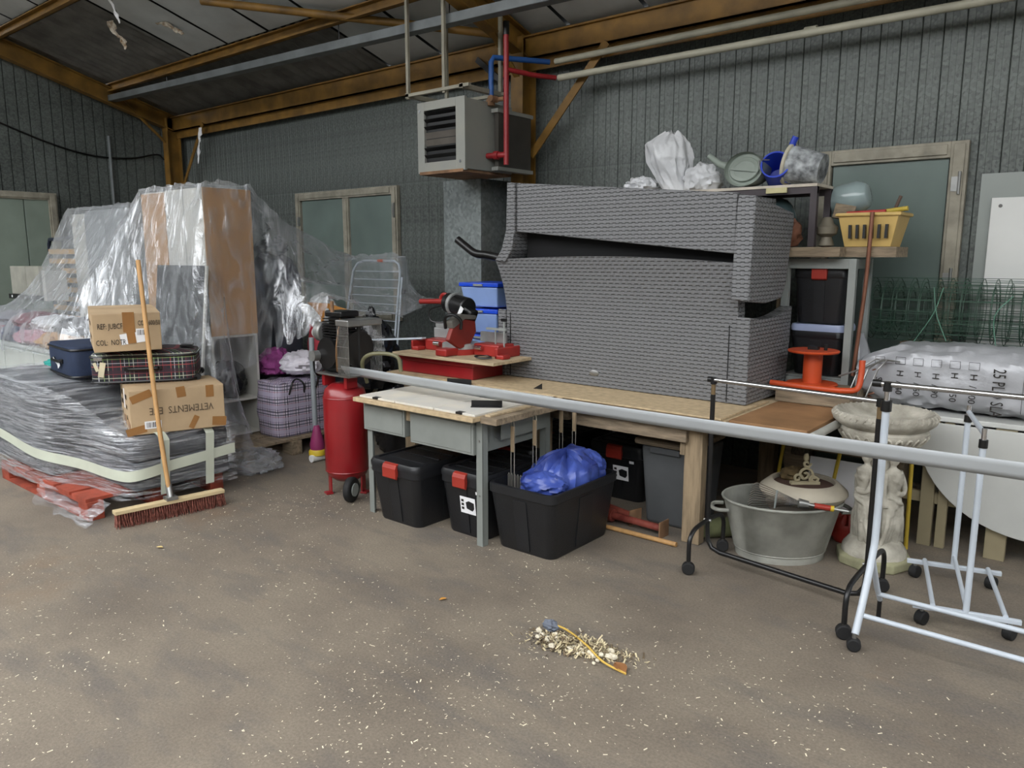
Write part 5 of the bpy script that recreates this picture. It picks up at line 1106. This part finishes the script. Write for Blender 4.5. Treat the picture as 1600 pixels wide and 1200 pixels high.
for k in range(5): sq(-.125+k*.092, 1.035)
sq(-.235, 1.03); text('S', .05, INK, fb, (-.21, yf, .94), (0, 0, -1), (1, 0, 0))
text('25 PLO SLA', .085, INK, fb, (.385, yf, .92), (0, 0, -1), (1, 0, 0), sx=.62)
MB().tube([(.5, yf, .82), (.5, yf, 1.03), (.62, yf, 1.03)], .0016, 4).obj('printed_frame', INK, fb)
GRN = M('green_plastic_wire', '#2c4a3a', .5, 0, .2)
gm = T('green_mesh_roll', 'roll of green plastic-coated wire fence lying behind silver bag', 'fence roll', (.4, -.25, 1.08))
rr = random.Random(11); b = MB(); b2_ = MB()
for rad in (.2, .175, .15, .12):
    for k in range(18):
        a = R(k*20+rr.uniform(-5, 5)); y, z = -.24+rad*.95*math.cos(a)*.9, 1.31+rad*math.sin(a)
        b.tube([(-.45+rr.uniform(0, .06), y, z), (.5, y+rr.uniform(-.01, .01), z+rr.uniform(-.012, .012)), (1.3, y, z)], .0022, 4)
    for k in range(24):
        x = -.43+k*.075+rr.uniform(-.012, .012)
        b2_.tube([(x, -.24+rad*.86*math.cos(R(a)), 1.31+rad*math.sin(R(a))) for a in range(0, 360, 20)], .0022, 4, closed=True)
o = b.obj('line_wires', GRN, gm); o['kind'] = 'stuff'; o = b2_.obj('ring_wires', GRN, gm); o['kind'] = 'stuff'
for k, p in enumerate(([(-.14, -.44, 1.12), (-.04, -.46, 1.3), (.0, -.44, 1.46)], [(-.05, -.45, 1.46), (-.02, -.47, 1.3), (.04, -.45, 1.14)], [(.3, -.45, 1.12), (.28, -.46, 1.3), (.36, -.45, 1.42)])): MB().tube(curve3(p, 5), .003, 5).obj('tie_wire', M('light_green_wire', '#5f8a76', .5), gm)
for x in (-.2, .9): one(MB().bb(x-.05, x+.05, -.29, -.06, 0, 1.10), 'trestle_post', WOODZ, ('left' if x < 0 else 'right')+' timber post carrying the green mesh roll', 'timber')

# ------------------------------------------------------------------ stone urn on three figures
STN = M('weathered_stone', '#a09b8d', .9, 0, .3, 9, .5, 50, second='#c2bdb0')
MOSS = M('mossy_stone', '#8f8d70', .9, 0, .3, 8, .4, 40)
ux, uy = -.055, -1.36
ur = T('stone_urn', 'pale stone planter bowl carried by three draped figures', 'statue', (ux, uy, 0))
MB().lathe([(.19, 0), (.195, .01), (.195, .05), (.17, .06)], 8, (ux, uy, 0)).obj('plinth', MOSS, ur, bevel=.006)
MB().lathe([(.165, .055), (.16, .09), (.13, .13), (.1, .15)], 24, (ux, uy, 0)).obj('rock_mound', STN, ur, smooth=True)
MB().lathe([(.05, .12), (.055, .3), (.05, .5), (.07, .6)], 20, (ux, uy, 0)).obj('core_column', STN, ur, smooth=True)
for q, a in enumerate((230, 335, 110)):
    b = MB(); ca, sa = math.cos(R(a)), math.sin(R(a)); tx, ty = -sa, ca
    def PT(r_, t_, z_): return (ux+ca*r_+tx*t_, uy+sa*r_+ty*t_, z_)
    b.tube([PT(.085, -.02, .13), PT(.085, -.025, .22), PT(.09, -.022, .3), PT(.085, -.012, .36)], [.017, .024, .03, .036], 12)
    b.tube([PT(.095, .03, .13), PT(.1, .03, .22), PT(.1, .024, .3), PT(.085, .012, .36)], [.02, .026, .032, .036], 12)
    b.tube([PT(.08, 0, .33), PT(.082, 0, .38), PT(.078, 0, .42), PT(.085, .0, .47), PT(.082, 0, .52), PT(.075, 0, .545)], [.045, .052, .04, .046, .05, .02], 14)
    b.tube([PT(.075, 0, .53), PT(.08, 0, .57)], [.017, .015], 10)
    cr = crumple(PT(.082, 0, .595), (.028, .028, .036), 0, 1, 16, 10); b.add(cr.v, cr.f)
    for s_ in (-1, 1): cr = crumple(PT(.118, s_*.02, .485), (.017, .017, .017), 0, 1, 12, 8); b.add(cr.v, cr.f)
    b.tube(curve3([PT(.08, .05, .525), PT(.09, .07, .47), PT(.11, .06, .42), PT(.125, .02, .41), PT(.125, -.01, .42)], 4), [.016]*8+[.012]*9, 10)
    b.tube(curve3([PT(.08, -.05, .525), PT(.085, -.065, .46), PT(.085, -.06, .39), PT(.09, -.05, .34)], 4), .014, 10)
    for k in range(7):
        t_ = -.045+k*.018; b.tube(curve3([PT(.085, t_*.7, .36), PT(.108, t_+.01*math.sin(k), .27), PT(.1, t_*1.2, .19), PT(.09, t_*1.5, .13)], 4), [.012]*13, 8)
    b.tube(curve3([PT(.1, -.045, .4), PT(.13, 0, .37), PT(.11, .05, .34), PT(.12, .04, .25)], 4), .011, 8)
    o = b.obj('draped_figure', STN, ur, smooth=True); md = o.modifiers.new('fuse', 'REMESH'); md.mode = 'VOXEL'; md.voxel_size = .0045; md.use_smooth_shade = True
    sm = o.modifiers.new('soft', 'SMOOTH'); sm.iterations = 3
MB().lathe([(.05, .60), (.06, .635), (.12, .65), (.185, .68), (.215, .72), (.218, .745), (.205, .757), (.225, .768), (.25, .79), (.258, .812), (.25, .835), (.235, .84), (.21, .82), (.17, .79), (.02, .785)], 48, (ux, uy, 0)).obj('bowl', STN, ur, smooth=True)
for k in range(26):
    a = 2*math.pi*k/26; pts = []
    for th in range(0, 360, 30):
        rr_ = .178+.03*math.sin(R(th)); zz = .697+.03*math.sin(R(th)); rad = np.interp(zz, [.65, .68, .72, .745], [.12, .185, .215, .218])
        aa = a+.065*math.cos(R(th)); pts.append((ux+(rad+.002)*math.cos(aa), uy+(rad+.002)*math.sin(aa), zz))
    MB().tube(pts, .0065, 6, closed=True).obj('egg_moulding', STN, ur)
for k in range(40):
    a = 2*math.pi*k/40; MB().tube([(ux+.25*math.cos(a), uy+.25*math.sin(a), .806), (ux+.256*math.cos(a+.05), uy+.256*math.sin(a+.05), .822), (ux+.24*math.cos(a+.09), uy+.24*math.sin(a+.09), .838)], .007, 5).obj('rim_leaf', STN, ur)

# ------------------------------------------------------------------ zinc tub and its contents
ZN = M('old_zinc', '#84857d', .6, .1, .3, 4, .2, 30, second='#aeaea5')
tx, ty = -.50, -1.56
tu = T('zinc_tub', 'oval galvanised zinc wash tub on the floor', 'tub', (tx, ty, 0))
mt = Matrix.Translation((tx, ty, 0)) @ Matrix.Rotation(R(36), 4, 'Z') @ Matrix.Diagonal((1, 1, .91, 1))
MB().lathe([(.235, 0), (.24, .0), (.243, .045), (.25, .05), (.315, .34), (.322, .345), (.322, .355), (.312, .355), (.245, .05), (.02, .045)], 48, sx=1, sy=.8).xf(mt).obj('tub_body', ZN, tu, smooth=True)
MB().tube([tuple(mt @ Vector((.32*math.cos(R(a)), .256*math.sin(R(a)), .352))) for a in range(0, 360, 9)], .008, 8, closed=True).obj('rolled_rim', ZN, tu, smooth=True)
MB().tube([tuple(mt @ Vector((.246*math.cos(R(a)), .197*math.sin(R(a)), .048))) for a in range(0, 360, 9)], .005, 6, closed=True).obj('foot_ring', ZN, tu, smooth=True)
for s_ in (-1, 1): MB().tube([tuple(mt @ Vector(p)) for p in curve3([(s_*.305, -.07, .29), (s_*.36, -.06, .29), (s_*.38, 0, .285), (s_*.36, .06, .29), (s_*.305, .07, .29)], 5)], .011, 8).obj('handle', ZN, tu, smooth=True)
TAN = M('taupe_planter', '#7b7268', .6, 0, .1); TANR = M('pale_planter_rim', '#a49c8c', .6, 0, .15)
pl = T('round_planter', 'taupe round planter with pale rim sitting in the zinc tub', 'planter', (-.40, -1.44, .2))
pc = (-.42, -1.46, .13)
MB().lathe([(.1, .0), (.13, .01), (.215, .2), (.2, .21), (.02, .06)], 36, pc).obj('planter_body', TAN, pl, smooth=True); MB().lathe([(.212, .19), (.235, .225), (.232, .24), (.18, .285), (.165, .285), (.16, .25), (.19, .2)], 40, pc).obj('rim', TANR, pl, smooth=True)
MB().lathe([(.165, .262), (.02, .266)], 30, pc, close=False).obj('soil', M('rusty_soil', '#4a352b', .9), pl)
og = T('scroll_ornament', 'cream cast scroll ornament standing in the round planter', 'ornament', (-.40, -1.5, .4)); CRI = M('cream_cast_iron', '#a99f82', .7, 0, .2)
ox, oy, oz = -.41, -1.47, .398
def scr(cx_, cz_, r0, turns, d=1): return [(ox+(cx_+(r0*(1-k/(20*turns)))*math.cos(d*k*.314))*.772, oy+(cx_+(r0*(1-k/(20*turns)))*math.cos(d*k*.314))*.636, oz+cz_+(r0*(1-k/(20*turns)))*math.sin(d*k*.314)) for k in range(int(18*turns))]
for (a, b_, r_, tr_, d) in ((0, .05, .042, 1.6, 1), (.045, .03, .03, 1.3, -1), (-.04, .03, .026, 1.3, 1), (.005, .115, .024, 1.2, -1), (.05, .02, .022, 1, 1)): MB().tube(scr(a, b_, r_, tr_, d), .0075, 6).obj('scroll', CRI, og, smooth=True)
crumple((ox, oy, oz+.15), (.014, .014, .022), .1, 2, 14, 10).obj('finial', CRI, og, smooth=True); MB().box((ox, oy, oz+.005), (.16, .03, .015), rz=R(39.5)).obj('base_bar', CRI, og)
one(crumple((-.49, -1.42, .425), (.06, .05, .035), .3, 91, 24, 14), 'dry_moss_clump', M('dry_moss', '#5c4c30', .9, 0, .4, 20), 'clump of dry moss in the planter left of ornament', 'moss', smooth=True)
fk = T('fan_rake', 'small fan rake with red and yellow grip resting on the tub rim', 'rake', (-.42, -1.72, .36))
hd = Vector((-.33, -1.70, .355)); ax = Vector((-.80, -.40, .10)).normalized(); sd = Vector((.25, -.2, .95)).normalized()
for k in range(12):
    q = (k-5.5)/5.5; MB().tube([hd, hd+ax*.13+sd*q*.045, hd+ax*.26+sd*q*.085, hd+ax*.285+sd*q*.09+Vector((0, 0, -.02))], .0022, 5).obj('tine', CHROME, fk)
MB().tube([hd+ax*.14-sd*.055, hd+ax*.15+sd*.055], .006, 6).obj('spreader_bar', GREYM, fk); MB().cyl(hd+ax*.03, hd-ax*.02, .026, .02, n=14).obj('ferrule', STEEL, fk, smooth=True)
MB().cyl(hd-ax*.05, hd-ax*.13, .015, n=12).obj('red_grip', REDP, fk, smooth=True); MB().cyl(hd-ax*.02, hd-ax*.05, .008, n=8).obj('shaft', STEEL, fk, smooth=True); MB().cyl(hd-ax*.145, hd-ax*.22, .008, n=8).obj('shaft_end', STEEL, fk, smooth=True); MB().cyl(hd-ax*.13, hd-ax*.147, .016, n=12).obj('yellow_collar', M('yellow_plastic', '#c6a92c', .5), fk, smooth=True)
# odds and ends behind tub and urn
for k, (a, b_) in enumerate((((.04, -1.05, 0), (.02, -1.0, .72)), ((-.42, -1.08, 0), (-.33, -1.02, .70)), ((-.75, -1.05, 0), (-.68, -1.0, .70)))):
    one(MB().cyl(a, b_, .011, n=8), 'yellow_cane', M('yellow_cane', '#b59a2e', .6), 'yellow garden cane upright %s' % ('right of the stone urn', 'behind the zinc tub', 'left behind the planter')[k], 'cane', group='yellow canes', smooth=True)
t = T('grey_crate', 'grey slatted crate in shadow behind the stone urn', 'crate', (-.3, -.75, 0))
for z in (.08, .2, .32, .44):
    MB().bb(-.75, -.05, -.86, -.845, z, z+.07).obj('slat', WOODX, t)
for x in (-.73, -.07): MB().bb(x-.02, x+.02, -.845, -.6, 0, .52).obj('corner_post', WOODX, t)
one(crumple((-.26, -1.12, .06), (.08, .07, .09), .25, 95, 24, 14, flat=.06), 'red_bag', M('red_bag', '#a8362c', .5, 0, .2), 'red plastic bag between tub and urn', 'bag', smooth=True)
one(crumple((-.16, -1.08, .05), (.1, .06, .06), .3, 97, 24, 14, flat=.05), 'pale_plastic_wrapper', WB, 'pale crumpled wrapper between tub and urn', 'wrapper', smooth=True)
one(MB().box((-.3, -.98, .28), (.5, .015, .3), rx=R(-10)), 'white_paper_sack', WHITE, 'whitish paper sack upright behind the planter', 'sack')
one(MB().bb(-2.9, -2.45, -1.86, -1.84, 0, .62), 'hardboard_sheet', HARD, 'brown board under the table behind the bins', 'board')

# ------------------------------------------------------------------ clothes racks
def caster(parent, x, y, r, mat=RUB, ang=0):
    c_, s_ = math.cos(ang), math.sin(ang)
    w = MB()
    for o_ in (-.012, .012): w.cyl((x-s_*(o_-.008), y+c_*(o_-.008), r), (x-s_*(o_+.008), y+c_*(o_+.008), r), r, n=20)
    r *= 1.2
    q = MB().cyl((x-s_*.02, y+c_*.02, r), (x+s_*.02, y-c_*.02, r), r, n=20).obj('caster_wheel', mat, parent, smooth=True, bevel=.006)
    MB().cyl((x, y, r*1.2), (x, y, 2*r+.02), .009, n=8).obj('caster_stem', STEEL, parent)
bk_ = T('black_clothes_rack', 'black clothes rack on casters with chrome hanging rail', 'clothes rack', (-.35, -2.0, 0))
xl, xr_, yl, yr = -.755, .085, -1.95, -2.05
MB().tube([(xl, yl, .93), (xl, yl, .2), (xl+.005, yl, .13), (xl+.03, yl-.002, .09), (xl+.08, yl-.005, .075), (xr_-.08, yr+.005, .075), (xr_-.03, yr+.002, .09), (xr_-.005, yr, .13), (xr_, yr, .2), (xr_, yr, .93)], .013, 10).obj('tube_frame', BLKM, bk_, smooth=True)
for (x, y) in ((xl, yl), (xr_, yr)):
    MB().cyl((x, y, .93), (x, y, 1.0), .0115).obj('sleeve', M('worn_tape', '#6e5a3c', .6), bk_, smooth=True)
    d_ = .21 if x < -.5 else .31
    y0, y1 = y-d_, y+d_
    MB().tube(curve3([(x, y0, .07), (x, y0, .17), (x, y0+.03, .215), (x, y0+.09, .235), (x, y, .24), (x, y1-.09, .235), (x, y1-.03, .215), (x, y1, .17), (x, y1, .07)], 4), .012, 10).obj('foot_arch', BLKM, bk_, smooth=True)
    for yy in (y0, y1): caster(bk_, x, yy, .028, ang=.4)
    MB().cyl((x-.02, y, .24), (x+.02, y, .24), .008, n=8).obj('bolt', STEEL, bk_)
    MB().cyl((x, y, .985), (x, y, 1.02), .017, n=12).obj('rail_bracket', BLKM, bk_, smooth=True)
MB().cyl((xl-.02, yl, 1.008), (xr_+.02, yr, 1.008), .0115, n=14).obj('hanging_rail', CHROME, bk_, smooth=True)
for p in ((xl-.03, yl), (xr_+.01, yr)): MB().cyl((p[0], p[1], 1.008), (p[0]+.025, p[1], 1.008), .015, n=12).obj('rail_cap', BLKM, bk_, smooth=True)
wh = T('white_clothes_rack', 'white clothes rack with splayed legs and chrome rail at right edge', 'clothes rack', (.6, -2.22, 0))
def rack_end(x, s_):
    MB().tube(curve3([(x, -2.22, 1.03), (x, -2.22, .5), (x, -2.25, .36), (x, -2.34, .2), (x, -2.43, .07)], 5), .0155, 12).obj('upright', WHTM, wh, smooth=True)
    MB().tube([(x, -2.25, .36), (x, -2.12, .17), (x, -2.05, .09)], .0125, 10).obj('rear_leg', WHTM, wh, smooth=True)
    MB().cyl((x, -2.22, 1.03), (x, -2.22, 1.09), .011).obj('inner_post', CHROME, wh, smooth=True)
    MB().cyl((x, -2.22, 1.0), (x, -2.22, 1.045), .022, n=14).obj('clamp', BLKM, wh, smooth=True); MB().cyl((x, -2.22, 1.085), (x, -2.22, 1.125), .018, n=14).obj('rail_socket', BLKM, wh, smooth=True)
    caster(wh, x, -2.44, .024, ang=.3); MB().cyl((x, -2.05, .0), (x, -2.05, .09), .01).obj('foot_pin', BLKM, wh)
rack_end(.15, -1); rack_end(1.15, 1)
MB().cyl((.11, -2.22, 1.115), (1.19, -2.22, 1.115), .0115, n=14).obj('hanging_rail', CHROME, wh, smooth=True); MB().cyl((.09, -2.22, 1.115), (.125, -2.22, 1.115), .016, n=14).obj('rail_cap', BLKM, wh, smooth=True)
MB().cyl((.15, -2.37, .135), (1.15, -2.37, .135), .011).obj('lower_bar', WHTM, wh, smooth=True); MB().cyl((.15, -2.09, .13), (1.15, -2.09, .13), .011).obj('lower_bar', WHTM, wh, smooth=True)
w3 = T('small_white_rack', 'narrow white clothes rack without rail on a wheeled base', 'clothes rack', (.42, -1.67, 0))
PA, PB_ = Vector((.335, -1.40, 0)), Vector((.48, -1.95, 0)); dv = Vector((.95, .25, 0)).normalized()
for k, Pp in enumerate((PA, PB_)):
    MB().cyl(Pp+Vector((0, 0, .09)), Pp+Vector((0, 0, .86)), .0135, n=12).obj('upright', WHTM, w3, smooth=True)
    MB().cyl(Pp+Vector((0, 0, .86)), Pp+Vector((0, 0, .925)), .0105, n=12).obj('inner_post', CHROME, w3, smooth=True); MB().cyl(Pp+Vector((0, 0, .84)), Pp+Vector((0, 0, .875)), .018, n=12).obj('clamp', BLKM, w3, smooth=True)
    a, b_ = Pp-dv*.2, Pp+dv*.2
    MB().box((Pp+Vector((0, 0, .085)))[:], (.42, .022, .022), rz=math.atan2(dv.y, dv.x)).obj('base_rail', WHTM, w3, bevel=.003)
    for e in (a+dv*.03, b_-dv*.03): caster(w3, e.x, e.y, .027, ang=1.2)
for q in (-.13, .15): MB().cyl(PA+dv*q+Vector((0, 0, .1)), PB_+dv*q+Vector((0, 0, .1)), .0105).obj('cross_bar', WHTM, w3, smooth=True)
MB().cyl(PA+Vector((0, 0, .14)), PB_+Vector((0, 0, .11)), .01).obj('centre_bar', WHTM, w3, smooth=True); MB().cyl(PA+Vector((0, 0, .89)), PB_+Vector((0, 0, .9)), .0115).obj('top_bar', WHTM, w3, smooth=True)
t = T('wire_ladder_strip', 'white wire ladder strip leaning against the table leaf', 'wire strip', (.8, -1.1, 0))
MB().cyl((.55, -1.02, .62), (.82, -1.1, .02), .0035, n=6).cyl((.6, -1.02, .62), (.87, -1.1, .02), .0035, n=6).obj('side_wire', WHTM, t)
for k in range(12): MB().cyl((.55+.0225*k, -1.02-.0067*k, .62-.05*k), (.6+.0225*k, -1.02-.0067*k, .6-.05*k), .003, n=5).obj('rung', WHTM, t)

# ------------------------------------------------------------------ white barrier band stretched across everything
BAND = M('white_barrier_tape', '#a4a8ab', .4, 0, .04)
def bandf(u, v):
    x = -3.62+u*5.3; y = -2.42-.08*u+.0*v; z = .885+.02*u-.02*math.sin(math.pi*u)
    tw = np.interp(u, [0, .05, .12, 1], [70, 40, 22, 14]); w = .072
    if u < .04: y += .08*(.04-u)/.04; z += .012*(.04-u)/.04
    return (x, y-(v-.5)*w*math.sin(R(tw)), z+(v-.5)*w*math.cos(R(tw)))
one(MB().grid(bandf, 90, 3), 'barrier_tape', BAND, 'long white barrier band stretched across the picture from the compressor', 'barrier tape', (-1.0, -2.45, .85), smooth=True, solid=.0012)
one(MB().bb(1.64, 1.7, -2.53, -2.47, 0, .95), 'tape_post', STEEL, 'steel post holding the barrier band beyond the frame', 'post')

# ------------------------------------------------------------------ sweepings on the floor
CHIP = M('wood_chip', '#e6dcc2', .8, 0, .15, 30)
rr = random.Random(21); b = MB()
def flake(b, x, y, z, s, a, tilt, asp=2.2, r_=None):
    c_, s_ = math.cos(a), math.sin(a); hx2, hy2 = s*asp/2, s/2
    v = [(x+c_*p*hx2-s_*q*hy2, y+s_*p*hx2+c_*q*hy2, z+tilt*p*hx2+.0006) for p, q in ((-1, -1), (1, -.7), (1, 1), (-1, .8))]
    b.add(v, [(0, 1, 2, 3)])
for k in range(16000):
    x, y = rr.uniform(-4.2, 2.2), rr.uniform(-5.3, -2.3)
    dn = noise.noise(Vector((x*.9, y*.9, 5)))+.35+.25*math.exp(-((x+1.2)**2+(y+3.4)**2)/1.5)
    if rr.random() > dn: continue
    flake(b, x, y, .0008, rr.choice((.0018, .0022, .0028, .0036, .005))*rr.uniform(.7, 1.2), rr.uniform(0, 6.3), rr.uniform(-.3, .3), rr.uniform(1.2, 3.2))
o = one(b, 'wood_chips', CHIP, 'pale wood chips scattered over the concrete floor', 'wood chips', (-1, -3.6, 0)); o['kind'] = 'stuff'
b = MB(); b2_ = MB(); rr = random.Random(31)
for k in range(2600):
    u = rr.gauss(0, .34); w = rr.gauss(0, .3); x = -.76+u*.26*1.0+w*.02; y = -3.16+u*.05+w*.13*(1-.3*u)
    hh = max(0, .035*math.exp(-(u*u+w*w)*2.2)); (b if rr.random() < .62 else b2_).v
    flake(b if rr.random() < .6 else b2_, x, y, .002+rr.uniform(0, hh), rr.choice((.003, .005, .008))*rr.uniform(.6, 1.4), rr.uniform(0, 6.3), rr.uniform(-1, 1), rr.uniform(1, 3.5))
o = one(b, 'sweepings_pile', M('pale_sweepings', '#c9bb98', .85, 0, .3, 40), 'heap of pale sweepings on the floor in the foreground', 'sweepings', (-.76, -3.16, 0)); o['kind'] = 'stuff'
o = one(b2_, 'dust_sweepings', M('brown_sweepings', '#6b5c48', .9, 0, .4, 40), 'darker dust and straw mixed into the sweepings heap', 'sweepings', (-.76, -3.16, 0)); o['kind'] = 'stuff'
rr = random.Random(41)
b = MB()
for k in range(60):
    u, w = rr.gauss(0, .4), rr.gauss(0, .35); s_ = rr.uniform(.005, .013)
    cr = crumple((-.76+u*.22, -3.17+w*.1, .008+s_*.6), (s_, s_*.8, s_*.7), .35, 100+k, 10, 7); b.add(cr.v, cr.f)
o = one(b, 'fluff_lumps', M('fluff', '#d5ccb8', .9), 'small pale fluffy lumps mixed into the sweepings heap', 'debris', (-.76, -3.17, 0)); o['kind'] = 'stuff'
one(MB().tube(curve3([(-.98, -3.12, .03), (-.86, -3.13, .045), (-.72, -3.17, .035), (-.6, -3.22, .02), (-.49, -3.22, .006)], 5), .0045, 6), 'yellow_straw', M('straw', '#c9a64c', .7), 'long yellow straw lying along the sweepings heap', 'straw', smooth=True)
one(crumple((-.93, -3.13, .035), (.03, .02, .018), .4, 140, 18, 12), 'grey_lint', M('lint', '#6a707c', .9), 'blue-grey lint clump at the left end of sweepings', 'lint', smooth=True)
def leaf(x, y, s_, a, hx, lab):
    m = MB().grid(lambda u, v: ((u-.5)*s_*2, (v-.5)*s_*math.sin(math.pi*min(.98, max(.04, u)))*1.2, .004+.3*s_*abs(v-.5)+.15*s_*math.sin(u*3)), 8, 4).xf(Matrix.Translation((x, y, 0)) @ Matrix.Rotation(a, 4, 'Z'))
    one(m, 'dry_leaf', M('leaf'+hx, hx, .7), lab, 'leaf', group='dry leaves on the floor', smooth=True)
leaf(-.53, -3.2, .045, 2.6, '#8d5f38', 'brown dry leaf at the right end of sweepings')
leaf(-3.25, -3.75, .022, .4, '#c9b27a', 'small yellow leaf in front of the broom')
leaf(-1.53, -3.2, .02, 1.2, '#c08a3e', 'small orange leaf left of the sweepings heap')
